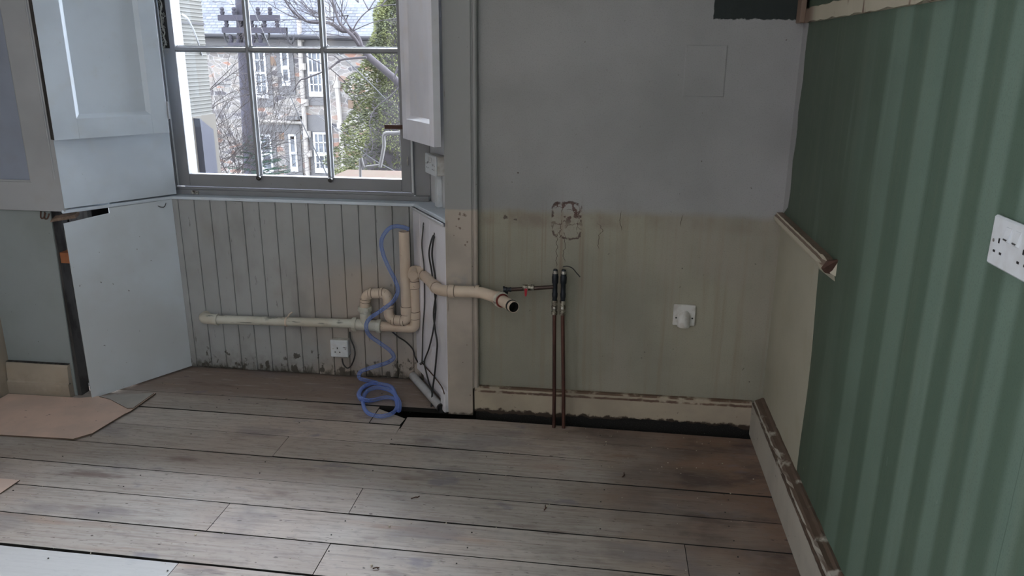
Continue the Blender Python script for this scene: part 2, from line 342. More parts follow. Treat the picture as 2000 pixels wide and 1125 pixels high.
def slates(g):
    n = g.n('ShaderNodeTexBrick'); g.put(g.comb(g.x, g.z*1.0, 0), n.inputs[0])
    n.inputs['Scale'].default_value = 1; n.inputs['Brick Width'].default_value = .17; n.inputs['Row Height'].default_value = .075; n.inputs['Mortar Size'].default_value = .009
    n.inputs['Color1'].default_value = (.030, .032, .038, 1); n.inputs['Color2'].default_value = (.020, .0215, .027, 1); n.inputs['Mortar'].default_value = (.009, .0095, .012, 1)
    return g.mix(S(g, n.outputs[0]), (.036, .038, .043), g.ss(g.noise(1.6, 5), .45, .7)*.6)
mat('slate', slates, .9, spec=.15)
mat('dressed_stone', lambda g: g.mix((.032, .031, .031), (.021, .0205, .022), g.noise(6, 3)), .9, spec=.08)
mat('pale_stone', lambda g: g.mix((.046, .042, .036), (.034, .031, .028), g.noise(3, 4)), .9, spec=.08)
mat('blue_stone', lambda g: g.mix((.027, .028, .034), (.020, .020, .025), g.noise(3, 4)), .9, spec=.08)
mat('cladding', lambda g: g.mix((.044, .043, .040), (.037, .036, .033), g.noise(4, 3)), .8, spec=.08)
mat('outside_white', (.11, .112, .118), .5, spec=.08)
mat('cream_iron', (.062, .057, .053), .5, spec=.08)
mat('dark_iron', (.006, .006, .007), .6, spec=.05)
mat('house_glass', lambda g: g.mix((.010, .011, .014), (.030, .033, .038), g.ss(g.noise(2, 2), .4, .6)), .35, spec=.1)
mat('pole_wood', lambda g: g.mix((.013, .0125, .016), (.009, .0085, .011), g.noise(5, 3)), .9, spec=.05)
mat('bark', lambda g: g.mix((.030, .027, .029), (.017, .015, .017), g.noise(25, 3)), .9, spec=.05)
mat('pale_bark', (.060, .057, .056), .9, spec=.05)
mat('twig', (.016, .0135, .0135), .9, spec=.05)
mat('conifer', lambda g: g.mix((.052, .056, .024), (.024, .027, .019), g.ss(g.noise(3.5, 4), .38, .62)), .8, spec=.05)
mat('fir', (.010, .022, .015), .8, spec=.05)
mat('grass', lambda g: g.mix((.025, .03, .015), (.03, .028, .02), g.noise(2, 4)), .95, spec=.05)
mat('brick_red', lambda g: g.mix((.036, .020, .017), (.028, .026, .018), g.noise(8, 4)), .9, spec=.05)
mat('ceiling_paint', (.78, .77, .75), .7)
mat('room_paint', (.62, .60, .57), .7)

# ---------------------------------------------------------------- mesh helpers
class MB:
    def __init__(s): s.v = []; s.f = []; s.sm = []; s.fa = []
    def add(s, vs, fs, M=None, smooth=False, tag=0):
        k = len(s.v)
        for p in vs:
            p = Vector(p); s.v.append(M @ p if M is not None else p)
        for q in fs: s.f.append(tuple(i+k for i in q)); s.sm.append(smooth); s.fa.append(tag)
        return s
    def box(s, x0, x1, y0, y1, z0, z1, M=None, ch=0, tag=0):
        if ch:
            # chamfered box: octagonal profile along every edge, via three inset layers
            c = ch; vs = []; idx = {}
            for ix, X in enumerate((x0, x1)):
                for iy, Y in enumerate((y0, y1)):
                    for iz, Z in enumerate((z0, z1)):
                        sx = c if ix == 0 else -c; sy = c if iy == 0 else -c; sz = c if iz == 0 else -c
                        idx[ix, iy, iz] = len(vs)
                        vs += [(X, Y+sy, Z+sz), (X+sx, Y, Z+sz), (X+sx, Y+sy, Z)]
            fs = []
            for i in (0, 1):
                a = [idx[i, 0, 0], idx[i, 1, 0], idx[i, 1, 1], idx[i, 0, 1]]; fs.append(tuple(a if i else a[::-1]))
                a = [idx[0, i, 0]+1, idx[0, i, 1]+1, idx[1, i, 1]+1, idx[1, i, 0]+1]; fs.append(tuple(a if i else a[::-1]))
                a = [idx[0, 0, i]+2, idx[1, 0, i]+2, idx[1, 1, i]+2, idx[0, 1, i]+2]; fs.append(tuple(a if i else a[::-1]))
            for i in (0, 1):
                for j in (0, 1):
                    a = [idx[i, j, 0], idx[i, j, 0]+1, idx[i, j, 1]+1, idx[i, j, 1]]; fs.append(tuple(a))
                    a = [idx[i, 0, j], idx[i, 0, j]+2, idx[i, 1, j]+2, idx[i, 1, j]]; fs.append(tuple(a))
                    a = [idx[0, i, j]+1, idx[0, i, j]+2, idx[1, i, j]+2, idx[1, i, j]+1]; fs.append(tuple(a))
            for k in idx.values(): fs.append((k, k+1, k+2))
            return s.add(vs, fs, M, tag=tag)
        vs = [(x, y, z) for x in (x0, x1) for y in (y0, y1) for z in (z0, z1)]
        fs = [(0, 1, 3, 2), (4, 6, 7, 5), (0, 4, 5, 1), (2, 3, 7, 6), (0, 2, 6, 4), (1, 5, 7, 3)]
        return s.add(vs, fs, M, tag=tag)
    def prism(s, poly, d, M=None):
        'poly: 3-D points of one face, d: extrusion vector'
        n = len(poly); d = Vector(d); a = [Vector(p) for p in poly]
        vs = a + [p+d for p in a]
        fs = [tuple(range(n))[::-1], tuple(range(n, 2*n))] + [(i, (i+1) % n, n+(i+1) % n, n+i) for i in range(n)]
        return s.add(vs, fs, M)
    def tube(s, pts, r, seg=10, closed=False, caps=True, M=None):
        P = [Vector(p) for p in pts]; n = len(P)
        R_ = [r]*n if not hasattr(r, '__len__') else list(r)
        T = []
        for i in range(n):
            a = P[(i-1) % n] if (closed or i > 0) else P[i]; b = P[(i+1) % n] if (closed or i < n-1) else P[i]
            t = b-a
            T.append(t.normalized() if t.length > 1e-9 else Vector((0, 0, 1)))
        N = T[0].orthogonal().normalized(); vs = []; fs = []
        for i in range(n):
            N = (N - T[i]*N.dot(T[i]))
            N = N.normalized() if N.length > 1e-6 else T[i].orthogonal().normalized()
            B = T[i].cross(N)
            for k in range(seg):
                a = 2*math.pi*k/seg; vs.append(P[i] + (N*math.cos(a)+B*math.sin(a))*R_[i])
        for i in range(n if closed else n-1):
            j = (i+1) % n
            for k in range(seg):
                q = (k+1) % seg; fs.append((i*seg+k, i*seg+q, j*seg+q, j*seg+k))
        s.add(vs, fs, M, True)
        if caps and not closed:
            s.add([], [], M); k0 = len(s.v)-n*seg
            s.f.append(tuple(k0+k for k in range(seg))[::-1]); s.f.append(tuple(k0+(n-1)*seg+k for k in range(seg))); s.sm += [False, False]; s.fa += [0, 0]
        return s
    def lathe(s, prof, o, d, seg=24, M=None):
        'prof: (radius, height along d) pairs'
        o = Vector(o); d = Vector(d).normalized(); N = d.orthogonal().normalized(); B = d.cross(N); vs = []; fs = []
        for (r, h) in prof:
            for k in range(seg):
                a = 2*math.pi*k/seg; vs.append(o+d*h+(N*math.cos(a)+B*math.sin(a))*max(r, 1e-5))
        for i in range(len(prof)-1):
            for k in range(seg):
                q = (k+1) % seg; fs.append((i*seg+k, i*seg+q, (i+1)*seg+q, (i+1)*seg+k))
        return s.add(vs, fs, M, True)
    def build(s, name, m, parent=None, loc=None, bevel=0, label=None):
        if parent is not None: off = Vector(parent['_o'])
        elif loc is not None: off = Vector(loc)
        else:
            xs = [p.x for p in s.v]; ys = [p.y for p in s.v]; zs = [p.z for p in s.v]
            off = Vector(((min(xs)+max(xs))/2, (min(ys)+max(ys))/2, min(zs)))
        me = bpy.data.meshes.new(name); me.from_pydata([tuple(p-off) for p in s.v], [], s.f); me.update()
        mm = [m] if not isinstance(m, (list, tuple)) else m
        for q in mm: me.materials.append(MT[q])
        for p, a, t in zip(me.polygons, s.sm, s.fa):
            p.use_smooth = a
            if len(mm) > 1: p.material_index = t
        import bmesh
        b = bmesh.new(); b.from_mesh(me); bmesh.ops.recalc_face_normals(b, faces=b.faces); b.to_mesh(me); b.free()
        o = bpy.data.objects.new(name, me); C.objects.link(o)
        if parent is not None: o.parent = parent
        else: o.location = off
        o['_o'] = tuple(off)
        if any(s.sm) and not all(s.sm):
            md = o.modifiers.new('edges', 'EDGE_SPLIT'); md.split_angle = math.radians(42)
        elif any(s.sm):
            md = o.modifiers.new('edges', 'EDGE_SPLIT'); md.split_angle = math.radians(50)
        if bevel:
            md = o.modifiers.new('bevel', 'BEVEL'); md.width = bevel; md.segments = 2; md.limit_method = 'ANGLE'
        if label: o['label'] = label
        return o
def tag(o, label, cat, group=None, kind=None):
    o['label'] = label; o['category'] = cat
    if group: o['group'] = group
    if kind: o['kind'] = kind
    return o
def thing(name, label, cat, loc, group=None):
    o = bpy.data.objects.new(name, None); C.objects.link(o); o.location = loc; o['_o'] = tuple(loc); o.empty_display_size = .05
    return tag(o, label, cat, group)
def struct(o): o['kind'] = 'structure'; return o
def sframe(name, loc):
    o = bpy.data.objects.new(name, None); C.objects.link(o); o.location = loc; o['_o'] = tuple(loc); o['kind'] = 'structure'; return o
def along(p0, p1, z=0):
    'frame whose x runs from p0 to p1 in plan, y is the room-side normal, z is up'
    a = Vector((*p0, z)); d = (Vector((*p1, z))-a); L = d.length; d.normalize()
    n = Vector((0, 0, 1)).cross(d)
    if n.dot(Vector((-.9, 0, 0))-a) < 0 and n.y > 0: n = -n
    if n.y > 0: n = -n
    m = Matrix.Identity(4)
    for i in range(3): m[i][0] = d[i]; m[i][1] = n[i]; m[i][2] = (0, 0, 1)[i]; m[i][3] = a[i]
    return m, L
def smooth_path(pts, n=8, closed=False):
    'Catmull-Rom through the points'
    P = [Vector(p) for p in pts]; out = []; N = len(P)
    rng = range(N) if closed else range(N-1)
    for i in rng:
        g = lambda k: P[k % N] if closed else P[max(0, min(N-1, k))]
        p0, p1, p2, p3 = g(i-1), g(i), g(i+1), g(i+2)
        for j in range(n):
            t = j/n
            out.append(.5*((2*p1)+(p2-p0)*t+(2*p0-5*p1+4*p2-p3)*t*t+(3*p1-p0-3*p2+p3)*t**3))
    if not closed: out.append(P[-1])
    return out
def fillet(pts, r, n=6):
    'polyline with rounded corners, for pipe bends'
    P = [Vector(p) for p in pts]; out = [P[0]]
    for i in range(1, len(P)-1):
        a = (P[i-1]-P[i]); b = (P[i+1]-P[i]); q = min(r, a.length*.49, b.length*.49)
        A = P[i]+a.normalized()*q; B = P[i]+b.normalized()*q
        for j in range(n+1):
            t = j/n; out.append((1-t)**2*A+2*t*(1-t)*P[i]+t*t*B)
    out.append(P[-1]); return out

H = 3.3          # ceiling height
# ---------------------------------------------------------------- room shell
# back wall, from the architrave to the corner
struct(MB().box(-.52, .86, 3.03, 3.40, -.30, H).build('wall_back', 'back_wall_plaster'))
# right wall: green wallpaper; bare lining paper in the corner below the rail
struct(MB().box(.68, .88, -1.1, 3.04, -.30, H).box(.68, .88, -2.2, -1.7, -.3, H).box(.68, .88, -1.7, -1.1, -.3, .85).box(.68, .88, -1.7, -1.1, 2.85, H).build('wall_right', 'green_striped_wallpaper'))  # the opening beside the camera is added to let in fill light
e = MB()
pl = []
for i in range(15):
    t = i/14; z = .14+(.915-.14)*t
    y = 2.405+.045*t+.012*math.sin(z*9)+(.02*(t > .93))
    pl.append((.6795, y, z))
pl += [(.6795, 3.03, .915), (.6795, 3.03, .14)]
o = e.prism(pl, (-.0015, 0, 0)).build('lining_paper', 'lining_paper')
tag(o, 'bare cream lining paper strip in the corner below the broken dado rail', 'wallpaper')
# painted strip running up the corner above the rail
pl = [(.6795, 3.03, .92), (.6795, 3.03, 1.62), (.6795, 2.955, 1.62)]
for i in range(12): pl.append((.6795, 2.958+.007*math.sin(i*1.7)+.004*math.sin(i*4.1), 1.60-i*.058))
o = MB().prism(pl, (-.0012, 0, 0)).build('lining_paper', 'back_wall_plaster')
tag(o, 'narrow grey painted edge strip up the corner beside the green wallpaper', 'wallpaper')
# left wall with an added unseen opening for fill light, rear wall, ceiling
struct(MB().box(-2.90, -2.66, -2.2, -.7, -.3, H).box(-2.90, -2.66, -.3, 3.0, -.3, H).box(-2.90, -2.66, -.7, -.3, -.3, .85).box(-2.90, -2.66, -.7, -.3, 2.85, H).build('wall_left', 'cream_paint'))
struct(MB().box(-2.9, .88, -2.4, -2.2, -.3, H).build('wall_front', 'room_paint'))
struct(MB().box(-2.9, .88, -2.2, 3.62, H, H+.15).build('ceiling', 'ceiling_paint'))

# floor: loose-laid old boards with real gaps
rows = [(3.36, 3.054), (3.050, 2.885), (2.8825, 2.719), (2.717, 2.554), (2.549, 2.387), (2.385, 2.2245), (2.221, 2.0565), (2.053, 1.898), (1.889, 1.728), (1.724, 1.558)]
y = 1.554
while y > -2.0: rows.append((y, y-.162)); y -= .166
joints = {0: [], 1: [-.83], 2: [-.815], 3: [-1.24], 4: [], 5: [-.822, .95], 6: [-1.249, .3], 7: [-.824], 8: [-1.251], 9: [-.83]}
fl = MB(); tones = []; pales = []
def slope(x): return -.019*(x+1.25)
for k, (ya, yb) in enumerate(rows):
    js = joints.get(k, [random.choice([-1.25, -.82, 0])])
    xs = [-2.66] + sorted(j for j in js if j < .6) + [.68]
    if k == 0: xs = [-2.2, -.62]
    for i in range(len(xs)-1):
        x0, x1 = xs[i]+.0012, xs[i+1]-.0012
        if k == 1 and i == 1: continue              # replaced by the boards in front of the pipes
        if k == 2 and i == 1: continue
        za = random.uniform(-.0015, .0012); zb = random.uniform(-.0015, .0012)
        if k == 1: x1 = -.955
        a = .0010
        vs = []
        n = max(2, int((x1-x0)/.12))
        n0 = len(fl.v)
        for q in range(n+1):
            X = x0+(x1-x0)*q/n; s_ = slope(X) if k else 0
            wob = .0014*math.sin(X*3+k*2.1)+.0006*math.sin(X*17+k)
            for (yy, zz) in ((ya+s_+wob, -.022), (ya+s_+wob, za-a), (ya+s_-a+wob, za), (yb+s_+a+wob*.4, zb), (yb+s_+wob*.4, zb-a), (yb+s_+wob*.4, -.022)):
                vs.append((X, yy, zz))
        fs = []
        for q in range(n):
            for r in range(5): fs.append((q*6+r, q*6+r+1, q*6+6+r+1, q*6+6+r))
        fs += [tuple(range(6)), tuple(n*6+r for r in range(6))[::-1]]
        fl.add(vs, fs)
        for q in range(len(fs)):
            if q >= n*5 or q % 5 != 2: fl.fa[-len(fs)+q] = 1
        t = {0: .9}.get(k, random.uniform(0, .8)); p = 0
        if k == 8 and i == 0: p = 1.0
        tones += [t]*len(fs); pales += [p]*len(fs)
def extra(pts, t, p=0, top=0.0):
    n = len(pts); fl.prism([(x, y, top) for x, y in pts], (0, 0, -.022)); fl.fa[-n:] = [1]*n; tones.extend([t]*(n+2)); pales.extend([p]*(n+2))
extra([(-.806, 2.955), (-.809, 2.848), (.66, 2.822), (.66, 2.952), (-.2, 2.968), (-.52, 2.975)], .55)
extra([(-.950, 3.018), (-.952, 2.884), (-.82, 2.881), (-.812, 2.940), (-.89, 2.985)], .3)
extra([(-.813, 2.845), (-.818, 2.716), (.66, 2.676), (.66, 2.819)], .2, 0, .001)
fo = fl.build('floor', ['old_floorboards', 'dark_gap'])
struct(fo)
at1 = fo.data.attributes.new('tone', 'FLOAT', 'FACE'); at2 = fo.data.attributes.new('pale', 'FLOAT', 'FACE')
at1.data.foreach_set('value', tones); at2.data.foreach_set('value', pales)
struct(MB().box(-2.9, .88, -2.2, 3.62, -.30, -.16).build('floor', 'dark_gap'))
# hearth-side nails
nb = MB()
for xj in (-2.05, -1.66, -1.25, -.82, -.40, .03, .46):
    for k, (ya, yb) in enumerate(rows[:11]):
        for f_ in (.25, .75):
            if random.random() < .5:
                X = xj+random.uniform(-.018, .018); Y = ya+(yb-ya)*f_+slope(X)
                if k == 0 and X > -.9: continue
                nb.lathe([(0, .0012), (.0024, .001), (.0027, -.001)], (X, Y, .0006), (0, 0, 1), 7)
o = nb.build('nail_head', 'sash_black', fo); o['kind'] = 'stuff'

# -- right-hand architrave, full height, with a bead on its right edge
b = MB().box(-.635, -.528, 3.0, 3.12, .006, H).box(-.528, -.522, 3.006, 3.03, .13, H)
b.tube([(-.513, 3.012, .135), (-.513, 3.012, H)], .0105, 10, caps=False)
# lower edge of old paint, slightly ragged
struct(b.build('trim_1', 'architrave_paint', bevel=.0025))
# skirting of the back wall, its bottom rotted away above the floor
b = MB(); prof = [(3.0, 0), (3.0, .118), (3.006, .124), (3.006, .134), (3.012, .139), (3.031, .139), (3.031, 0)]
n = 90; vs = []; fs = []; rr = random.Random(3); hb = .03
for i in range(n+1):
    X = -.52+1.155*i/n; hb = max(.018, min(.037, hb+rr.uniform(-.006, .006)+.0012*math.sin(X*7)))
    for (Y, Z) in prof: vs.append((X, Y, Z if Z else hb))
m_ = len(prof)
for i in range(n):
    for j in range(m_): fs.append((i*m_+j, i*m_+(j+1) % m_, (i+1)*m_+(j+1) % m_, (i+1)*m_+j))
fs += [tuple(range(m_)), tuple(n*m_+j for j in range(m_))[::-1]]
b.add(vs, fs); struct(b.build('baseboard_back', 'skirting_paint'))
# ground below the back wall where floor and plaster do not meet
# skirting of the right wall: thick board, worn moulded top
b = MB(); prof = [(.634, 0), (.634, .138), (.638, .142), (.641, .143), (.644, .150), (.650, .157), (.664, .160), (.672, .166), (.682, .166), (.682, 0)]
n = 150; vs = []; fs = []
for i in range(n+1):
    Y = 3.0-4.9*i/n
    j1 = rr.uniform(-.0022, .0022)
    for q, (X, Z) in enumerate(prof): vs.append((X+(j1 if q in (2, 3, 4) else 0), Y, Z+(rr.uniform(-.0025, .0015) if 3 <= q <= 8 else 0)))
m_ = len(prof)
for i in range(n):
    for j in range(m_): fs.append((i*m_+j, i*m_+(j+1) % m_, (i+1)*m_+(j+1) % m_, (i+1)*m_+j))
fs += [tuple(range(m_)), tuple(n*m_+j for j in range(m_))[::-1]]
b.add(vs, fs); struct(b.build('baseboard_right', 'worn_skirting_paint'))
struct(MB().box(-2.662, -2.655, -2.0, 2.93, .0, .30).build('baseboard_left', 'cream_paint'))

# -- window recess
PL0, PL1 = (-2.245, 2.945), (-1.985, 3.345)       # left splay, room edge to window
PR0, PR1 = (-.637, 3.000), (-.858, 3.345)         # right splay
# tongue-and-groove apron below the window
b = MB(); x = -2.02; first = True
while x < -.84:
    wd = .0785 if not first else .05; first = False
    x1 = min(x+wd, -.835)
    q = [(x+.0008, 3.3505), (x+.0014, 3.3415), (x+.0035, 3.3395), (x1-.0035, 3.3395), (x1-.0014, 3.3415), (x1-.0008, 3.3505)]
    q = [(X-(.004 if False else 0), Y) for X, Y in q]
    b.prism([(X, Y, .012+random.uniform(-.006, .006)) for X, Y in q], (0, 0, .835))
    x = x1
b.box(-2.06, -.80, 3.353, 3.50, -.30, .84)
struct(b.build('wall_recess', 'boarding_paint'))
# right splay below the sill: two wide boards
MR, LR = along(PR0, PR1)
b = MB(); cuts = [0, .19, .315, LR+.01]
for i in range(3): b.box(cuts[i]+.0012, cuts[i+1]-.0012, -.03, 0, .055+.004*i, .832, MR, ch=.0015)
b.box(.0, .05, -.03, .016, .012, .105, MR, ch=.004)
b.box(.002, .40, -.045, -.031, 0, .84, MR)
struct(b.build('wall_reveal_right', 'white_paint_lit'))
# left upper splay: flat board from the sill up, box behind the shutter
ML, LL = along(PL0, PL1)
b = MB(); b.box(.0, LL+.01, -.02, 0, .868, 1.162, ML).box(.05, LL+.01, -.035, -.021, 1.25, H, ML)
struct(b.build('wall_reveal_left', 'bright_white_paint', bevel=.001))
struct(MB().box(-.03, .055, -.17, -.06, .9, H, ML).box(.0, LL+.01, -.05, -.036, 1.13, H, ML).build('wall_dark_backing', 'dark_gap'))  # dark filler standing in for the shade inside the shutter box
struct(MB().box(-2.275, -2.232, 2.972, 3.05, 1.164, H).build('wall_dark_backing', 'dark_gap'))  # dark filler painting in the shaded slot between casing and shutter
# right upper splay stands further back
MU, LU = along((-.54, 2.99), (-.792, 3.42))
struct(MB().box(0.02, LU, -.03, 0, .861, H, MU).build('wall_reveal_right', 'white_paint'))
# sill board: front nosing follows apron and splays
b = MB(); b.prism([(-2.255, 2.938, .846), (-1.992, 3.330, .846), (-.846, 3.330, .846), (-.640, 3.008, .846), (-.52, 3.03, .846), (-.76, 3.45, .846), (-2.04, 3.45, .846), (-2.30, 2.99, .846)], (0, 0, .015))
struct(b.build('trim_2', 'bright_white_paint', bevel=.004))
b = MB(); b.box(.01, LR, .0, .007, .834, .845, MR)
struct(b.build('trim_3', 'white_paint', bevel=.002))

# left of the recess: upper panelled architrave
b = MB(); Y = 2.945
b.box(-2.378, -2.247, Y, Y+.04, .855, H).box(-2.66, -2.378, Y, Y+.04, .855, .974)
b.tube([(-2.268, Y, .99), (-2.268, Y, H)], .005, 8, caps=False)
b.box(-2.66, -2.378, Y+.016, Y+.03, .974, H, tag=1)
b.tube([(-2.381, Y+.010, .979), (-2.381, Y+.010, H)], .007, 8, caps=False).tube([(-2.66, Y+.010, .977), (-2.378, Y+.010, .977)], .006, 8, caps=False)
struct(b.build('trim_4', ['casing_paint', 'panel_blue_paint'], bevel=.0015))
struct(MB().box(-2.9, -2.40, 3.10, 3.3, 0, H).box(-2.42, -2.0, 3.42, 3.60, 0, .9).box(-2.42, -2.36, 3.1, 3.5, 0, H).build('wall_dark_backing', 'dark_gap'))

# ---------------------------------------------------------------- window
W = sframe('window_1', (-1.43, 3.42, .862))
gx0, gx1 = -1.936, -.918      # glass limits of the sash
b = MB()
# box frame: sub-sill, inner bead, outer linings
b.box(-2.02, -.79, 3.385, 3.47, .861, .884)
b.box(-2.003, -.868, 3.392, 3.402, .884, .896)
b.box(-2.018, -1.996, 3.388, 3.402, .885, H).box(-.872, -.857, 3.392, 3.402, .885, H)
b.box(-2.06, -2.018, 3.37, 3.40, .862, H).box(-2.06, -1.999, 3.402, 3.54, .862, H)
b.box(-.857, -.785, 3.402, 3.43, .862, H).box(-.866, -.785, 3.43, 3.54, .862, H)
b.box(-2.04, -.79, 3.47, 3.60, .84, .888)
b.build('window_frame', 'grey_sash_paint', W, bevel=.0015)
b = MB(); b.tube([(-2.012, 3.386, .90), (-2.012, 3.386, H)], .006, 8).tube([(-.862, 3.388, .90), (-.862, 3.388, H)], .005, 8)
b.box(-1.999, -1.991, 3.402, 3.414, .90, H)
b.build('staff_bead', 'white_paint', W)
def sash(name, yc, zb, zt, rows_, brail, trail):
    s = MB()
    st = .044
    s.box(gx0-.060, gx0, yc-.02, yc+.02, zb, zt, tag=0).box(gx1, gx1+st, yc-.02, yc+.02, zb, zt)
    s.box(gx0, gx1, yc-.02, yc+.02, zb, zb+brail).box(gx0, gx1, yc-.02, yc+.02, zt-trail, zt)
    o = s.build(name, 'grey_sash_paint', W, bevel=.003)
    z0, z1 = zb+brail, zt-trail
    bars = MB()
    def bar(p0, p1, vert):
        # moulded glazing bar: narrow nose to the room, rebate outside
        (x, z), (x2, z2) = p0, p1
        prof = [(-.006, yc-.018), (.006, yc-.018), (.008, yc-.010), (.0145, yc+.002), (.0145, yc+.008), (.006, yc+.010), (.005, yc+.02), (-.005, yc+.02), (-.006, yc+.010), (-.0145, yc+.008), (-.0145, yc+.002), (-.008, yc-.010)]
        if vert: bars.prism([(x+a, q, z) for a, q in prof], (0, 0, z2-z))
        else: bars.prism([(x, q, z+a) for a, q in prof], (x2-x, 0, 0))
    for xb in (-1.600, -1.256): bar((xb, z0), (xb, z1), True)
    xr = [gx0, -1.600, -1.256, gx1]
    hs = [z0+(z1-z0)*i/rows_ for i in range(1, rows_)]
    for h in hs:
        for i in range(3): bar((xr[i]+(.008 if i else 0), h), (xr[i+1]-(.008 if i < 2 else 0), h), False)
    bars.build('glazing_bar', 'grey_sash_paint', W)
    # putty lines / chamfer round each pane, and the panes themselves
    zz = [z0]+hs+[z1]
    for i in range(3):
        for j in range(len(zz)-1):
            MB().box(xr[i]+(.004 if i else -.004), xr[i+1]-(.004 if i < 2 else -.004), yc+.009, yc+.012, zz[j]+(.004 if j else -.004), zz[j+1]-.004).build('pane', 'glass', W)
    return z0, z1
sash('lower_sash', 3.425, .897, 2.115, 2, .058, .042)
sash('upper_sash', 3.470, 2.075, 3.24, 2, .042, .05)
for xk in (-1.588, -1.246):
    MB().lathe([(.0, .0), (.006, .0), (.005, .008), (.010, .012), (.012, .019), (.009, .026), (0, .028)], (xk, 3.4048, .947), (0, -1, 0), 14).build('sash_knob', 'sash_black', W)
b = MB(); b.box(-1.985, -1.93, 3.40, 3.412, .862, .868).box(-1.975, -1.945, 3.392, 3.404, .868, .876)
b.lathe([(0, 0), (.006, 0), (.006, .03), (0, .03)], (-1.972, 3.395, .874), (1, 0, 0), 8)
latch = MB(); p = at(383, 379, 3.388)
latch.box(p.x-.016, p.x+.016, 3.381, 3.386, .864, .879).box(p.x-.014, p.x-.004, 3.372, 3.381, .869, .882).tube([(p.x-.01, 3.372, .878), (p.x+.004, 3.366, .870), (p.x+.014, 3.374, .876)], .003, 6)
latch.build('sash_lock', 'steel', W)
gl, gr = at(311, 40, 3.402).x, at(325, 40, 3.402).x
MB().box(gl, gr, 3.4030, 3.4048, 1.515, H).build('groove_shade', 'dark_gap', W)  # flat dark strip standing in for the shaded cord channel
# frayed sash cord hanging in the left frame
rc = random.Random(5); gc = (gl+gr)/2; pts = [(gc+rc.uniform(-.007, .007), 3.399+rc.uniform(-.002, .002), 2.05-.018*i) for i in range(30)]
b = MB().tube(smooth_path(pts, 3), .0030, 6)
for i in range(90):
    z = rc.uniform(1.47, 1.95); a = Vector((gc+rc.uniform(-.008, .008), 3.398, z)); q = [a]
    for j in range(4): q.append(q[-1]+Vector((rc.uniform(-.008, .008), rc.uniform(-.004, .002), rc.uniform(-.014, .012))))
    b.tube(smooth_path(q, 2), .0007, 4, caps=False)
b.build('sash_cord', 'lint', W)
# rusty stay bar and small hook on the right stile
MB().box(-.985, -.893, 3.392, 3.402, 1.180, 1.199).build('stay_bar', 'rust', W, bevel=.001)
MB().tube([(-.885, 3.400, 1.02), (-.885, 3.392, 1.04), (-.884, 3.396, 1.06)], .0025, 6).build('sash_fastener', 'steel', W)
# painted outer reveal
struct(MB().box(-2.3, -2.018, 3.54, 3.632, .82, H).box(-.84, -.62, 3.54, 3.632, .82, H).box(-2.3, -.62, 3.54, 3.66, .72, .84).build('trim_5', 'outside_white'))
struct(MB().box(-4.5, -2.3, 3.56, 3.62, -3, H+.2).box(-.62, 2, 3.56, 3.62, -3, H+.2).box(-2.3, -.62, 3.56, 3.62, -3, .72).box(-2.3, -.62, 3.54, 3.62, 3.24, H+.2).build('wall_outer', 'pale_stone'))

# ---------------------------------------------------------------- shutters
def shutter(label, p0, p1, z0, th, stl, str_, rail, pm='bright_white_paint'):
    M_, L = along(p0, p1)
    t = thing('window_shutter', label, 'shutter', (*p0, z0))
    z1 = 3.2; f = MB()
    f.box(0, stl, 0, th, z0, z1, M_).box(L-str_, L, 0, th, z0, z1, M_).box(stl, L-str_, 0, th, z0, z0+rail, M_).box(stl, L-str_, 0, th, z1-rail, z1, M_)
    f.build('shutter_frame', pm, t, bevel=.0015)
    a, b_, c, d = stl, L-str_, z0+rail, z1-rail; h = th-.013; k = .016
    g = MB(); vs = [(a, th-.001, c), (b_, th-.001, c), (b_, th-.001, d), (a, th-.001, d), (a+k, h, c+k), (b_-k, h, c+k), (b_-k, h, d-k), (a+k, h, d-k)]
    g.add(vs, [(0, 1, 5, 4), (1, 2, 6, 5), (2, 3, 7, 6), (3, 0, 4, 7)], M_).build('panel_moulding', pm, t)
    g = MB(); g.box(a, b_, .004, h, c, d, M_).build('shutter_panel', pm, t)
    return t, M_, L
t, M_, L = shutter('large white panelled window shutter left of the window, hanging above a flat board', (-2.234, 2.918), (-1.968, 3.308), 1.155, .034, .095, .072, .082)
g = MB().box(L-.002, L+.006, .004, .03, 1.215, 1.29, M_).lathe([(.006, 0), (.006, .075)], M_ @ Vector((L+.005, .03, 1.215)), (0, 0, 1), 8)
g.build('hinge', 'grey_sash_paint', t)
MB().box(-.002, -.0002, .001, .033, 1.157, 3.19, M_).build('leaf_edge', 'dark_stud', t, label='dark edge strip of the shutter')  # thin dark strip over the end face of the leaf
shutter('narrow white panelled window shutter on the right side of the window, above the sill socket', (-.640, 2.975), (-.842, 3.275), 1.155, .030, .045, .050, .085, 'white_paint_lit')

# ---------------------------------------------------------------- boards left of and under the recess
# grey hardboard sheet left of the gap
o = MB().prism([(-2.655, 2.962, .06), (-2.345, 2.962, .0), (-2.328, 2.962, .85), (-2.655, 2.962, .85)], (0, .006, 0)).build('hardboard', 'grey_hardboard')
tag(o, 'grey-green hardboard sheet left of the dark gap, below the panelled casing', 'board')
o = MB().box(-2.345, -2.325, 2.968, 3.02, .0, .85).build('stud_post', 'dark_gap')
MB()
o.data.materials.clear(); o.data.materials.append(MT['dark_stud'])
tag(o, 'dark bare timber stud at the left edge of the open gap', 'stud')
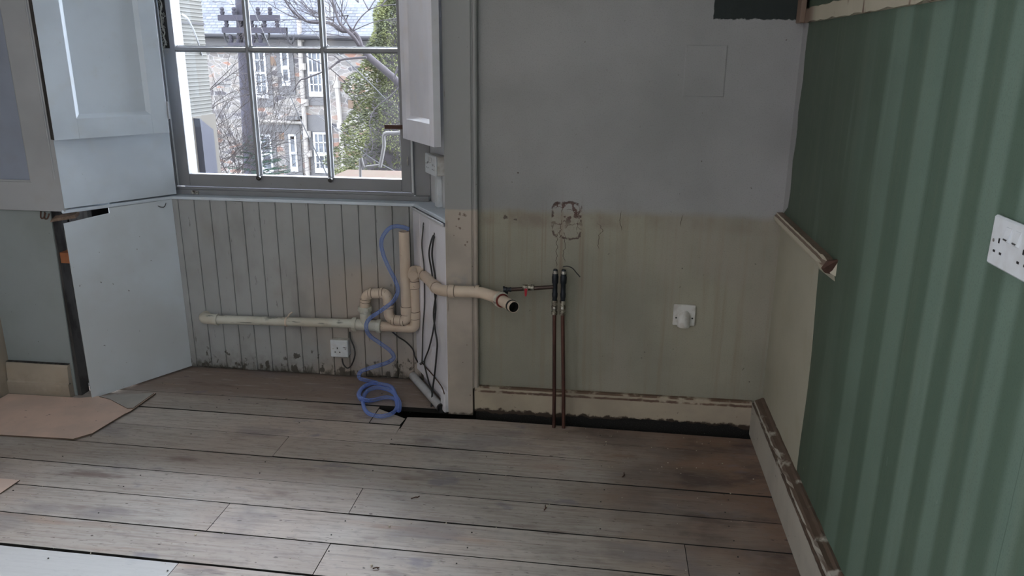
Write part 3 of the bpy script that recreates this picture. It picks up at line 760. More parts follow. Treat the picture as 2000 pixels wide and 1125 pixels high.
# white hardboard splay below the sill, left
z_t = .835
P0 = Vector((-2.252, 2.935, 0)); P1 = Vector((-1.997, 3.338, 0)); M_, L = along((P0.x, P0.y), (P1.x, P1.y))
pl = [(0, 0, .004), (L, 0, .012), (L, 0, .845), (.19, 0, .845), (.19, 0, .822), (.0, 0, .806)]
o = MB().prism([M_ @ Vector(p) for p in pl], M_.to_3x3() @ Vector((0, -.006, 0))).build('hardboard', 'white_hardboard')
tag(o, 'smooth white hardboard sheet on the splay below the sill, right of the dark gap', 'board')
p = M_ @ Vector((L-.045, 0, .822))
h_ = MB().tube(smooth_path([p+Vector((.016, 0, .012)), p+Vector((.012, -.012, -.004)), p+Vector((-.004, -.016, -.004)), p+Vector((-.016, -.02, .003))], 4), .0018, 6)
tag(h_.build('cup_hook', 'sash_black'), 'small black wire hook screwed in at the top of the white hardboard sheet', 'hook')
o = MB().box(-2.332, -2.262, 2.975, 3.03, .620, .668, ch=.002).build('wood_block', 'orange_wood')
tag(o, 'short orange-brown wooden block wedged in the dark gap', 'block')
o = MB().box(-2.35, -2.26, 3.10, 3.13, 0, .85).build('stud_post', 'dark_stud')
tag(o, 'rough timber stud deep inside the gap behind the hardboard sheets', 'stud')
rc = random.Random(9)
for lab, zz, k in (('dark pipe stub deep inside the gap behind the white hardboard sheet', .30, 0),):
    q = [(-2.29+.01*math.sin(i*1.3), 3.06, .02+.045*i) for i in range(10)]
    o = MB().tube(smooth_path(q, 4), .011, 8).build('old_pipe', 'dark_copper'); tag(o, lab, 'pipe')
o = MB().prism([(-2.235, 2.99, .818), (-2.33, 2.955, .805), (-2.325, 2.955, .815), (-2.235, 2.985, .834)], (0, .03, .012)).build('wood_sliver', 'bare_wood')
tag(o, 'broken sliver of timber across the top of the gap', 'timber')
for i, (x, z) in enumerate(((-2.352, .838), (-2.335, .836))):
    o = MB().tube(smooth_path([(x-.014, 2.958, z+.012), (x-.008, 2.944, z-.012), (x+.006, 2.942, z-.012), (x+.012, 2.95, z+.008)], 4), .003, 6).build('bent_nail', 'rust')
    tag(o, ['left', 'right'][i]+' one of the two bent rusty nails at the top corner of the grey hardboard', 'nail')
# low skirting on the left
b = MB().prism([(-2.655, 2.930, 0.0), (-2.655, 2.930, .064), (-2.655, 2.936, .070), (-2.655, 2.942, .145), (-2.655, 2.950, .155), (-2.655, 2.961, .155), (-2.655, 2.961, 0)], (.300, 0, 0))
b.tube([(-2.655, 2.938, .069), (-2.354, 2.938, .069)], .0022, 6)
struct(b.build('baseboard_recess', 'cream_paint', bevel=.002))
q = MB().box(-2.655, -2.352, 2.9375, 2.9420, .0655, .0705).box(-2.655, -2.354, 2.946, 2.962, .1545, .1575).box(-2.656, -2.352, 2.928, 2.933, 0, .006)
struct(q.build('trim_6', 'dark_stud'))
# hardboard pieces on the floor
def sheet(name, pts, m, z0, th, lab, cat):
    o = MB().prism([(x, y, z0) for x, y in pts], (0, 0, th)); o.fa = [0, 0]+[1]*(len(o.f)-2); o = o.build(name, [m, 'dark_edge']); tag(o, lab, cat); return o
sheet('hardboard_sheet', [(-2.65, 2.55), (-2.08, 2.565), (-2.035, 2.62), (-2.012, 2.80), (-2.002, 2.83), (-1.998, 3.02), (-2.19, 2.972), (-2.30, 2.925), (-2.65, 2.922)], 'sheet_hardboard', .0025, .0065, 'pinkish brown hardboard sheet lying on the floorboards at the left wall', 'sheet')
sheet('hardboard_sheet', [(-2.65, 2.252), (-2.068, 2.254), (-2.072, 2.165), (-2.65, 2.165)], 'sheet_hardboard', .0025, .004, 'narrow brown hardboard strip at the left edge, nearer than the big sheet', 'sheet')

mat('pale_offcut', lambda g: g.mix((.46, .44, .41), (.36, .345, .33), g.ss(g.noise(8, 4), .35, .65)), .6)
sheet('hardboard_offcut', [(-2.225, 2.945), (-2.18, 2.968), (-2.002, 3.012), (-2.005, 2.855), (-2.03, 2.85), (-2.16, 2.925)], 'pale_offcut', .0092, .003, 'pale grey offcut on the far corner of the pinkish hardboard sheet', 'sheet')

# ---------------------------------------------------------------- rail remnants on the right wall
b = MB(); prof = [(.681, .888), (.652, .893), (.645, .905), (.648, .917), (.655, .922), (.655, .929), (.681, .929)]
n = 30; vs = []; fs = []
for i in range(n+1):
    Y = 3.028-(3.028-2.30)*i/n
    for j, (X, Z) in enumerate(prof):
        dz = 0
        if i >= n-2: dz = .004*math.sin(j*2.2+i)
        vs.append((X, Y-(.02 if i == n and j in (0, 6) else 0), Z+dz+(0.0006*math.sin(i*1.9+j))))
m_ = len(prof)
for i in range(n):
    for j in range(m_): fs.append((i*m_+j, i*m_+(j+1) % m_, (i+1)*m_+(j+1) % m_, (i+1)*m_+j))
fs += [tuple(range(m_)), tuple(n*m_+j for j in range(m_))[::-1]]
t = thing('dado_rail', 'short broken cream dado rail on the green wall, sawn off at its near end', 'rail', (.66, 2.66, .888))
b.add(vs, fs).build('rail_moulding', 'rail_paint', t)
MB().prism([(.681, 2.306, .885), (.650, 2.300, .893), (.640, 2.296, .905), (.655, 2.296, .930), (.681, 2.290, .935)], (0, -.012, 0)).build('broken_end', 'rust', t)
MB().prism([(.6785, 2.50, .888), (.6785, 2.29, .888), (.6785, 2.275, .872), (.6785, 2.45, .862)], (-.0018, 0, 0)).build('torn_paper', 'lining_paper', t)
# batten high on the right wall and its upright in the corner
b = MB(); n = 40; vs = []; fs = []
for i in range(n+1):
    Y = 3.03-(3.03-1.2)*i/n; e1 = .0025*math.sin(i*2.3)+.0015*math.sin(i*5.1)
    for (X, Z) in ((.681, 1.615), (.668, 1.617+e1), (.667, 1.662+e1), (.681, 1.664)): vs.append((X, Y, Z))
for i in range(n):
    for j in range(4): fs.append((i*4+j, i*4+(j+1) % 4, (i+1)*4+(j+1) % 4, (i+1)*4+j))
fs += [(0, 1, 2, 3), (n*4+3, n*4+2, n*4+1, n*4)]
tag(b.add(vs, fs).build('wall_batten', 'batten_paint'), 'long cream and brown stained batten running high along the green wall', 'batten')
tag(MB().box(.650, .668, 2.966, 3.03, 1.615, 3.1, ch=.002).build('wall_batten', 'batten_paint'), 'upright brown batten in the top corner beside the dark patch', 'batten')

# ---------------------------------------------------------------- electrics
def plate_frame(p, right, out):
    'frame at p: x = right along the wall, y = out from the wall, z = up'
    m = Matrix.Identity(4); r = Vector(right).normalized(); n_ = Vector(out).normalized()
    for i in range(3): m[i][0] = r[i]; m[i][1] = n_[i]; m[i][2] = (0, 0, 1)[i]; m[i][3] = p[i]
    return m
def socket(label, M_, w_, gangs, depth, pm='white_plastic', box_m='old_white_plastic', layout=None):
    h = .086; t = thing('power_socket', label, 'socket', M_.translation)
    if depth > .012: MB().box(.002, w_-.002, 0, depth-.008, .002, h-.002, M_, ch=.003).build('back_box', box_m, t)
    else: MB().box(.003, w_-.003, 0, .003, .003, h-.003, M_).build('back_box', box_m, t)
    f = depth
    MB().box(0, w_, f-.009, f, 0, h, M_, ch=.003).build('faceplate', pm, t)
    for (cx, sx) in gangs:
        # three slots: earth upright above, live and neutral below
        for (dx, dz, a, c) in ((0, .020, .0022, .0042), (-.011, .0, .0035, .002), (.011, .0, .0035, .002)):
            MB().box(cx+dx-a, cx+dx+a, f-.0005, f+.0006, .026+dz-c, .026+dz+c, M_).build('pin_slot', 'black_rubber', t)
        s = MB(); x0, x1 = sx-.0085, sx+.0085
        s.add([(x0, f, .048), (x1, f, .048), (x1, f+.0045, .051), (x0, f+.0045, .051), (x0, f, .074), (x1, f, .074), (x1, f+.001, .073), (x0, f+.001, .073)],
              [(0, 1, 2, 3), (3, 2, 6, 7), (4, 5, 6, 7), (0, 3, 7, 4), (1, 2, 6, 5)], M_)
        s.build('rocker_switch', pm, t)
        MB().box(x0+.003, x1-.003, f+.0040, f+.0052, .052, .0545, M_).build('switch_mark', 'cable_grey', t)
    for sx in ((.013, w_-.013) if w_ > .1 else (.013, w_-.013)):
        MB().lathe([(.003, 0), (.003, .0008), (0, .0008)], M_ @ Vector((sx, f, .043)), M_.to_3x3() @ Vector((0, 1, 0)), 10).build('fixing_screw', 'steel', t)
    return t
# right wall: x runs towards the camera (-Y), out is -X
p = at(1925, 512, .668, 0)
socket('large white double socket at the right edge, on the green striped wallpaper', plate_frame((.68, p.y, p.z), (0, -1, 0), (-1, 0, 0)), .146, [(.032, .058), (.114, .088)], .012)
# single switched socket below the window
t = socket('single white switched socket on a back box, on the boarding under the waste pipe', plate_frame((-1.262, 3.3395, .118), (1, 0, 0), (0, -1, 0)), .086, [(.034, .070)], .044)
# on the right splay above the sill: x runs from the window towards the room
d = (Vector((-.54, 2.99, 0))-Vector((-.792, 3.42, 0))).normalized(); nn = Vector((d.y, -d.x, 0))
if nn.x > 0: nn = -nn
base = Vector((-.792, 3.42, 0))+d*.085
Z0 = 1.003
socket('white double socket on the splayed side of the window, below the narrow shutter', plate_frame((base.x, base.y, Z0), d, nn), .146, [(.032, .058), (.114, .088)], .046)
Mc = plate_frame((base.x, base.y, .861), d, nn)
tag(MB().box(.055, .095, 0, .022, 0, Z0-.861, Mc, ch=.002).build('cable_trunking', 'white_plastic'), 'white plastic cable trunking running from the sill up to the splay socket', 'trunking')
# cooker outlet plate on the back wall
p0_ = at(1313, 636, 3.02)
t = thing('flex_outlet', 'small cream cable outlet plate with a round hood, alone on the back wall', 'outlet', (p0_.x+.045, 3.03, p0_.z))
x0, z0 = p0_.x+.001, p0_.z+.002
MB().box(x0, x0+.088, 3.019, 3.031, z0, z0+.088, ch=.003).build('faceplate', 'old_white_plastic', t)
cx = x0+.043; b = MB(); vs = []; fs = []; n = 20; hs = [(0, .0), (.35, .015), (.7, .022), (1, .024)]
# hood: half-round dome, tall at the bottom, closing at the top
for j in range(9):
    z = z0-.003+.068*j/8; r = .025*math.sqrt(max(0, 1-max(0, (j-4.6)/3.6)**2)); dp = .024*(1 if j < 5 else max(.05, 1-((j-4.6)/3.5)**2))
    for i in range(n+1):
        a = math.pi*i/n; vs.append((cx-r*math.cos(a), 3.0195-dp*math.sin(a), z))
for j in range(8):
    for i in range(n): q = j*(n+1)+i; fs.append((q, q+1, q+n+2, q+n+1))
fs.append(tuple(range(n+1)))
b.add(vs, fs, smooth=True).build('cable_hood', 'old_white_plastic', t)
for sx in (.012, .076): MB().lathe([(.0035, 0), (.0035, .001), (0, .001)], (x0+sx, 3.0192, z0+.033), (0, -1, 0), 10).build('screw_hole', 'black_rubber', t)

# ---------------------------------------------------------------- waste pipe
t = thing('waste_pipe', 'cream plastic waste pipe with trap and standpipe, running round the recess to an open end', 'pipe', (-1.0, 3.29, 0))
yp = 3.298; r = .0235; zp = .255
P = lambda x, y, Y=yp: at(x, y, Y)
a = P(424, 624); c = P(692, 632)
MB().tube([a, c], r*.90, 20).build('pipe', 'pipe_plastic_pale', t, label='greyish dirty pipe run')
def ringed(q, d, R, L, m, nm):
    b = MB().lathe([(r*.9, -L), (r*R, -L), (r*(R+.03), -L+.003), (r*(R+.03), L-.003), (r*R, L), (r*.9, L)], q, d); n = len(b.f)
    b.lathe([(r*.98, -L-.0022), (r*1.025, -L-.0022), (r*1.025, -L), (r*.98, -L)], q, d).lathe([(r*.98, L), (r*1.025, L), (r*1.025, L+.0022), (r*.98, L+.0022)], q, d)
    b.fa = [0]*n+[1]*(len(b.f)-n); b.build(nm, [m, 'dark_edge'], t)
# coupling and rounded stub going into the wall
s0 = P(393, 622); 
MB().tube(smooth_path([Vector((s0.x+.006, 3.345, s0.z)), Vector((s0.x+.006, 3.318, s0.z)), Vector((s0.x+.016, 3.302, s0.z)), Vector((s0.x+.03, yp, s0.z)), a+Vector((.002, 0, 0))], 6), r*1.08, 20).build('elbow', 'pipe_plastic_pale', t)
MB().lathe([(r*.9, 0), (r*1.2, 0), (r*1.2, .006), (r*1.1, .012), (r*1.1, .022)], a+Vector((.006, 0, 0)), (-1, 0, 0)).build('collar', 'pipe_plastic_pale', t)
# tee
tx = P(715, 636)
tl, tr = P(690, 633), P(741, 637)
def collar(o, d, R=1.32, L=.022, m='pipe_plastic'):
    d = Vector(d).normalized(); b = MB()
    b.lathe([(r*.95, 0), (r*R, .001), (r*R*1.03, .003), (r*R*1.03, L-.003), (r*R, L-.001), (r*.95, L)], o, d, 24)
    N = d.orthogonal().normalized(); B = d.cross(N)
    for k in range(12):
        q = 2*math.pi*k/12; u = N*math.cos(q)+B*math.sin(q); v_ = d.cross(u)
        c0 = Vector(o)+d*.004+u*(r*R*1.03)
        b.add([c0-v_*.0018, c0+v_*.0018, c0+v_*.0018+u*.0012, c0-v_*.0018+u*.0012]+[q_+d*(L-.008) for q_ in (c0-v_*.0018, c0+v_*.0018, c0+v_*.0018+u*.0012, c0-v_*.0018+u*.0012)],
              [(0, 1, 2, 3), (4, 5, 6, 7), (0, 4, 5, 1), (1, 5, 6, 2), (2, 6, 7, 3), (3, 7, 4, 0)])
    b.build('compression_collar', m, t)
mid = (tl+tr)/2
up0 = P(713, 606)
MB().tube([tl, tr], r*1.1, 20).tube([mid, Vector((up0.x, yp, up0.z))], r*1.1, 20).build('tee', 'pipe_plastic_pale', t)
collar(tl-Vector((.004, 0, 0)), (1, 0, 0), m='pipe_plastic_pale'); collar(tr-Vector((.012, 0, 0)), (1, 0, 0), m='pipe_plastic_pale'); collar(Vector((up0.x, yp, up0.z-.004)), (0, 0, 1), m='pipe_plastic_pale')
# trap: up, over, down, under, up into the standpipe
ys = 3.272
tp = [Vector((up0.x, yp, up0.z+.01)), P(714, 578, 3.296), P(762, 575, 3.288), P(758, 627, 3.280), P(797, 629, 3.272), P(795, 600, ys)]
tp = [tp[0], at(714, 574, 3.296), at(757, 572, 3.288), at(760, 624, 3.280), at(796, 627, 3.272), at(794, 602, ys)]
MB().tube(fillet(tp, .034, 8), r*1.0, 20).build('trap', 'pipe_plastic', t)
for (pa, pb) in ((tp[1], tp[2]), (tp[3], tp[4])):
    for f_ in (.25, .75):
        q = pa.lerp(pb, f_); ringed(q, pb-pa, 1.05, .006, 'pipe_plastic', 'joint_ring')
for (pa, pb, f_) in ((tp[0], tp[1], .55), (tp[2], tp[3], .5)):
    q = pa.lerp(pb, f_); ringed(q, pb-pa, 1.05, .006, 'pipe_plastic', 'joint_ring')
sp0, sp1 = at(794, 606, ys), at(789, 452, ys)
b = MB().lathe([(r*.88, 0), (r, 0), (r, (sp1-sp0).length), (r*.88, (sp1-sp0).length), (r*.88, .01)], sp0, sp1-sp0, 24)
b.build('standpipe', 'pipe_plastic', t)
ringed(sp0, sp1-sp0, 1.1, .018, 'pipe_plastic', 'collar')
# branch from the tee: right, up the corner, then out round the architrave
yb = 3.285
q0 = tr+Vector((.006, 0, 0)); q1 = at(811, 641, yb); q2 = at(817, 533, yb)
MB().tube(fillet([q0, Vector((q1.x, yb, q1.z)), Vector((q1.x+.002, yb, q2.z+.018)), Vector((q1.x+.012, yb-.06, q2.z+.004))], .026, 8), r*.97, 20).build('branch_pipe', 'pipe_plastic', t)
ringed(Vector((q1.x, yb, q1.z+.065)), (0, 0, 1), 1.1, .016, 'pipe_plastic', 'collar')
ringed(Vector((q1.x+.001, yb, q2.z-.055)), (0, 0, 1), 1.1, .016, 'pipe_plastic', 'collar')
n0 = at(824, 532, 3.262); n1 = at(858, 568, 2.972); n2 = at(938, 570, 2.968); n3 = at(972, 582, 2.915); n4 = at(1004, 600, 2.79)
MB().tube(fillet([Vector((q1.x+.006, yb-.002, q2.z+.012)), n0, n1, n2, n3], .045, 8), r, 20).build('pipe', 'pipe_plastic', t)
def ring(pa, pb, f_, R=1.12, L=.008, m='pipe_plastic', nm='collar'):
    ringed(pa.lerp(pb, f_), pb-pa, R, L, m, nm)
ring(n0, n1, .13, 1.14, .010); ring(n0, n1, .80, 1.10, .012); ring(n1, n2, .30, 1.10, .012); ring(n1, n2, .93, 1.10, .008); 
dd = (n4-n3).normalized()
MB().lathe([(r*.8, 0), (r*1.16, 0), (r*1.16, .034), (r*.9, .034)], n3-dd*.004, dd).build('elbow', 'pipe_plastic', t)
collar(n3+dd*.022, dd, 1.30, .018, 'pipe_plastic_pale')
MB().lathe([(r*.8, 0), (r*1.18, 0), (r*1.18, .006), (r*.8, .006)], n3+dd*.042, dd).build('seal_ring', 'red_rubber', t)
Ld = (n4-n3).length
MB().lathe([(r*.87, .03), (r*.87, Ld), (r*.94, Ld), (r*.94, .04)], n3, dd).build('spigot', 'pipe_plastic', t)
MB().lathe([(r*.85, 0), (r*1.02, 0), (r*1.02, .010), (r*.85, .010)], n3+dd*(Ld-.026), dd).build('seal_ring', 'black_rubber', t)
MB().lathe([(r*.86, .034), (r*.84, 0), (0, -.001)], n3+dd*(Ld-.036), dd).build('pipe_bore', 'dark_gap', t)
# wall clips
pc = a.lerp(c, .515)
MB().lathe([(r*.92, -.004), (r*1.02, -.004), (r*1.02, .004), (r*.92, .004)], pc, (1, 0, 0)).tube([pc+Vector((0, .01, .018)), pc+Vector((.006, .02, .03)), pc+Vector((.012, .036, .034))], .004, 8).build('pipe_clip', 'pipe_plastic', t)
pc = n0.lerp(n1, .05)+Vector((.02, .0, .018))
MB().tube(smooth_path([n0+Vector((-.012, 0, .022)), n0+Vector((.008, .0, .026)), n0+Vector((.026, .008, .018)), n0+Vector((.03, .03, .022))], 4), .0035, 8).build('pipe_clip', 'pipe_plastic', t)

# pipe lying in the angle of the right splay
a_ = Vector(PR1+(0,)); b_ = Vector(PR0+(0,)); off = (MR.to_3x3() @ Vector((0, 1, 0)))
s0 = MR @ Vector((LR+.005, .020, .026)); s1 = MR @ Vector((.028, .020, .024))
t = thing('floor_pipe', 'cream painted pipe lying in the floor angle along the right splay', 'pipe', s0)
MB().tube([s0, s1], .0185, 18).build('pipe', 'white_paint', t)
MB().lathe([(0, 0), (.019, -.006), (.0195, .010), (.017, .014), (0, .014)], s1, s0-s1).build('broken_end', 'black_rubber', t)

# ---------------------------------------------------------------- blue hose
hp = []
rim = sp1
px = [((799, 448), 3.262), ((788, 444), 3.26), ((772, 442), 3.262), ((757, 449), 3.265), ((745, 470), 3.268), ((748, 495), 3.27), ((758, 520), 3.268), ((772, 548), 3.252), ((777, 568), 3.232), ((768, 588), 3.222), ((745, 606), 3.225), ((722, 622), 3.235), ((715, 638), 3.24), ((722, 655), 3.25), ((742, 670), 3.262), ((762, 685), 3.27), ((769, 698), 3.27), ((757, 708), 3.262), ((732, 716), 3.25), ((706, 725), 3.235), ((701, 735), 3.225)]
hp = [at(x, y, Y) for (x, y), Y in px]
fz = .0085
for (x, y, z) in ((712, 744, .03), (740, 748, .03), (766, 746, .034), (757, 748, .03)): pass
coil = [(716, 748), (745, 752), (768, 768), (776, 786), (770, 804), (745, 813), (718, 806), (709, 786), (716, 765), (738, 757), (765, 765), (780, 785), (778, 802)]
hp.append(Vector((hp[-1].x+.02, 3.21, .05)))
for i, (x, y) in enumerate([(735, 747), (722, 750), (706, 760), (700, 771), (708, 782), (730, 781), (752, 776), (768, 778)]): hp.append(at(x, y, .012 if i < 6 else .016, 2))
for i, (x, y) in enumerate(coil[3:]): hp.append(at(x, y, .012+.010*(i % 9 > 5)+.002, 2))
hp.append(at(768, 760, .03, 2)); hp.append(at(745, 750, .035, 2)); hp.append(at(720, 750, .034, 2)); hp.append(at(704, 762, .032, 2)); hp.append(at(703, 776, .03, 2)); hp.append(at(722, 783, .03, 2))
o = MB().tube(smooth_path(hp, 8), .0088, 12).build('drain_hose', 'blue_tube')
tag(o, 'translucent blue plastic hose looping down from the standpipe into a coil on the floor', 'hose')

# ---------------------------------------------------------------- cables
def cable(pts, rad, lab, m='cable_black', nm='electric_cable'):
    o = MB().tube(smooth_path(pts, 6), rad, 8).build(nm, m); tag(o, lab, 'cable', None); return o
def onR(x, y, out=.008):
    'point on the right splay board, standing out from it'
    d = CR*(x-1000)+CD*(y-562.5)+CF*F; n_ = MR.to_3x3() @ Vector((0, 1, 0)); q = MR @ Vector((0, out, 0))
    return EYE + d*((q-EYE).dot(n_)/d.dot(n_))
cable([onR(827, 437, -.004), onR(826, 450, .008), onR(824, 480), onR(828, 520), onR(829, 560, .006), onR(829, 600), onR(826, 640), onR(825, 680), onR(824, 708), onR(821, 712, .010)], .0032, 'thin dark cable nearest the window, coming from a hole in the splay board', 'cable_grey')
cable([onR(848, 458, -.004), onR(843, 468, .010), onR(838, 495, .012), onR(843, 530, .006), onR(848, 565, .006), onR(851, 600, .012), onR(847, 640, .014), onR(838, 680, .012), onR(829, 705, .010), onR(832, 725, .010), onR(838, 748, .010), onR(843, 762, .016), onR(846, 790, .030)], .0036, 'dark cable from the second splay hole bending left, then down to the floor', 'cable_black')
cable([onR(849, 459, -.004), onR(846, 472, .012), onR(844, 500, .014), onR(849, 535, .006), onR(852, 568, .006), onR(847, 610, .012), onR(850, 645, .014), onR(854, 670, .014), onR(852, 700, .012), onR(849, 730, .012), onR(845, 760, .022), onR(843, 788, .034), onR(842, 800, .04)], .0040, 'thick black cable hanging down the splay board from its second hole to the floor pipe', 'cable_black')
cable([at(766, 648, 3.31), at(778, 658, 3.318), at(793, 668, 3.325), at(806, 682, 3.325), at(811, 698, 3.325), at(819, 710, 3.325), onR(826, 706, .010)], .0036, 'black cable looping out from under the pipe tee to the recess corner', 'cable_black')
cable([onR(824, 708, .008), onR(836, 722, .006), onR(850, 738, .006), onR(863, 756, .018), onR(868, 770, .018)], .0026, 'thin brown cable slanting down the splay board to the floor', 'rust')
cable([at(683, 648, 3.33), at(685, 662, 3.325), at(692, 680, 3.31), at(693, 695, 3.30), at(687, 712, 3.30), at(679, 719, 3.30), at(671, 712, 3.305), at(668, 700, 3.31)], .0036, 'short black cable looping round the single socket under the waste pipe', 'cable_black')
for lab, (x, y) in (('small dark hole nearer the window in the splay board', (827, 437)), ('larger dark cable hole nearer the room in the splay board', (848, 457))):
    p = onR(x, y, .0008); tag(MB().lathe([(0, .0006), (.006, .0004), (.0065, -.004)], p, MR.to_3x3() @ Vector((0, 1, 0)), 12).build('cable_hole_disc', 'black_rubber'), lab.replace('dark hole', 'dark hole disc').replace('cable hole', 'cable hole disc'), 'hole')  # black discs stand in for the dark of the two holes

# ---------------------------------------------------------------- water pipes
def ball_valve(t, o, d, s=1.0, m='brass_worn', name='isolating_valve', slot=True):
    d = Vector(d).normalized()
    def hexa(h0, h1, R, mm, nm='hex_nut'):
        return [(0, h0), (R, h0), (R, h1), (0, h1)]
    MB().lathe([(0, 0), (.0125*s, 0), (.0125*s, .014*s), (.009*s, .015*s), (.009*s, .020*s), (.0120*s, .022*s), (.0130*s, .030*s), (.0120*s, .038*s), (.009*s, .040*s), (.009*s, .044*s), (.0125*s, .045*s), (.0125*s, .060*s), (0, .060*s)], o, d, 6 if False else 12).build(name, m, t)
    if slot:
        q = Vector(o)+d*.030*s+Vector((0, -.0125*s, 0)); v = MB().lathe([(.0055, 0), (.0055, .003), (.004, .004), (0, .004)], q, (0, -1, 0), 12).build('valve_screw', 'steel', t)
def water(lab, xp, zb, x_top):
    yb_, yt_ = 2.945, 2.972
    t = thing('water_pipe', lab, 'pipe', (xp, yb_, 0))
    zf = .505; X = lambda z: xp+(x_top-xp)*min(1, z/zf)
    MB().tube([(xp, yb_, -.05), (X(.14), 2.962-.004, .14), (x_top, yt_, zf)], .0078, 14).build('pipe', 'copper', t)
    ball_valve(t, (x_top, yt_, zf-.012), (0, 0, 1), 1.0)
    MB().lathe([(0, .0), (.009, 0), (.010, .012), (.0115, .016), (.0115, .030), (.010, .034), (.010, .070), (.013, .074), (.0135, .100), (.012, .104), (.012, .112), (0, .112)], (x_top, yt_, zf+.048), (0, 0, 1), 14).build('tap_connector', 'black_brass', t)
    MB().lathe([(0, .0), (.0105, 0), (.0105, .012), (0, .012)], (x_top, yt_, zf+.160), (0, 0, 1), 12).build('end_cap', 'steel', t)
    MB().lathe([(0, .0), (.0095, 0), (.008, .006), (0, .006)], (x_top, yt_, zf+.172), (0, 0, 1), 12).build('blanking_plug', 'black_brass', t)
    return t
xa = at(1083, 600, 2.972).x; xb_ = at(1099, 600, 2.972).x
ta = water('left copper water pipe rising through the floor, with a side branch and red valve lever', at(1082, 842, 2.945).x, 0, xa)
water('right plain copper water pipe rising through the floor, with capped black top', at(1101, 842, 2.945).x, 0, xb_)
# side branch with red lever valve and black drain nozzle
z1_ = at(1075, 560, 2.972).z; l0 = at(992, 566, 2.972); lv = at(1030, 562, 2.972)
MB().tube([(xa, 2.972, z1_), (l0.x, 2.972, l0.z)], .0080, 12).build('branch_pipe', 'dark_copper', ta)
MB().lathe([(.0085, 0), (.0125, .002), (.0125, .022), (.010, .024), (.010, .032), (.0125, .034), (.0125, .046), (.0085, .048)], (lv.x-.020, 2.972, lv.z+.0005), (1, 0, .05), 12).build('lever_valve', 'brass_worn', ta)
b = MB().lathe([(.007, 0), (.007, .012), (0, .013)], (lv.x-.003, 2.960, lv.z), (0, -1, 0), 12)
b.build('valve_spindle', 'steel', ta)
MB().prism([(lv.x-.009, 2.950, lv.z+.004), (lv.x+.003, 2.950, lv.z+.004), (lv.x+.001, 2.950, lv.z-.020), (lv.x-.001, 2.950, lv.z-.029), (lv.x-.006, 2.950, lv.z-.029), (lv.x-.008, 2.950, lv.z-.020)], (0, -.006, 0)).build('valve_lever', 'red_plastic', ta, bevel=.0015)
MB().lathe([(0, 0), (.0115, 0), (.0115, .013), (.009, .015), (.009, .024), (.0105, .026), (.0105, .032), (0, .032)], (l0.x-.018, 2.972, l0.z), (1, 0, .05), 8).tube([(l0.x-.015, 2.972, l0.z-.002), (l0.x-.017, 2.972, l0.z+.014)], .004, 8).build('drain_cock', 'black_brass', ta)
MB().lathe([(0, 0), (.0065, 0), (.0065, .010), (.005, .012), (.0055, .026), (0, .026)], (l0.x-.006, 2.972, l0.z-.006), (0, 0, -1), 10).build('drain_nozzle', 'black_brass', ta)
q = [at(1100, 521, 2.972), at(1108, 520, 2.968), at(1118, 524, 2.966), at(1126, 533, 2.966), at(1133, 541, 2.966)]
cable(q, .0022, 'short black wire curling off the top of the copper pipes', 'cable_black', 'earth_wire')

# ---------------------------------------------------------------- bits on the floor
rc = random.Random(21)
spots = [((806, 975), 'near the middle of the floor'), ((730, 1107), 'at the bottom centre'), ((765, 1028), 'right of a board joint'), ((385, 1048), 'towards the bottom left'), ((1064, 990), 'below the pipes'), ((950, 935), 'between pale boards'), ((1130, 855), 'beside the foot of the pipes')]
for (x, y), _ in spots[1:5]:
    p = at(x, y, 0, 2); vs = []
    b = MB()
    for k in range(3):
        c_ = p+Vector((rc.uniform(-.012, .012), rc.uniform(-.008, .008), .003)); s_ = rc.uniform(.003, .005)
        pts = [c_+Vector((math.cos(a)*s_*rc.uniform(.6, 1.3), math.sin(a)*s_*rc.uniform(.6, 1.3), -.003)) for a in (0, 1.2, 2.4, 3.7, 5.0)]
        b.prism(pts, (rc.uniform(-.001, .001), 0, rc.uniform(.003, .005)))
        break
    tag(b.build('plaster_crumb', 'crumb'), {1: 'pale plaster crumb on the bare boards at the bottom centre', 2: 'pale plaster crumb on the boards just above the bottom centre', 3: 'pale plaster crumb on the grey boards towards the bottom left', 4: 'pale plaster crumb on brown boards in front of the copper pipes'}[spots.index(((x, y), _))], 'crumb')
b = MB()
for i in range(260):
    X = rc.uniform(-2.3, .6); Y = rc.uniform(1.85, 2.95) if i % 3 else rc.uniform(2.6, 2.95); s_ = rc.uniform(.0010, .0026)
    b.prism([(X+math.cos(a)*s_*rc.uniform(.6, 1.5), Y+math.sin(a)*s_*rc.uniform(.6, 1.5), .0018) for a in (0, 1.5, 3, 4.5)], (0, 0, rc.uniform(.001, .002)))
tag(b.build('floor_debris', 'crumb'), 'fine pale dust and grit scattered over the floorboards', 'debris', kind='stuff')
scr = [((812, 972), .5, .034, 'dark bent scrap of metal near the middle of the floor'), ((1065, 992), 1.4, .028, 'thin dark twig-like scrap on the brown boards'), ((735, 1110), .2, .022, 'curled brown scrap at the bottom centre of the floor'), ((1218, 928), 1.2, .03, 'straight dark splinter on the brown boards right of the pipes')]
for (x, y), an, L, lab in scr:
    p = at(x, y, .003, 2); d_ = Vector((math.cos(an), math.sin(an), 0))*L/2
    tag(MB().tube(smooth_path([p-d_, p-d_*.2+Vector((.004, .003, .002)), p+d_*.3, p+d_+Vector((-.004, .004, 0))], 4), .0019, 6).build('floor_scrap', 'rust'), lab, 'scrap')

# ================================================================ outside
struct(MB().box(-40, 20, 3.8, 60, -5.4, -5.2).build('ground', 'grass'))
YB = 20.0
O = lambda x, y, Y=YB: at(x, y, Y)
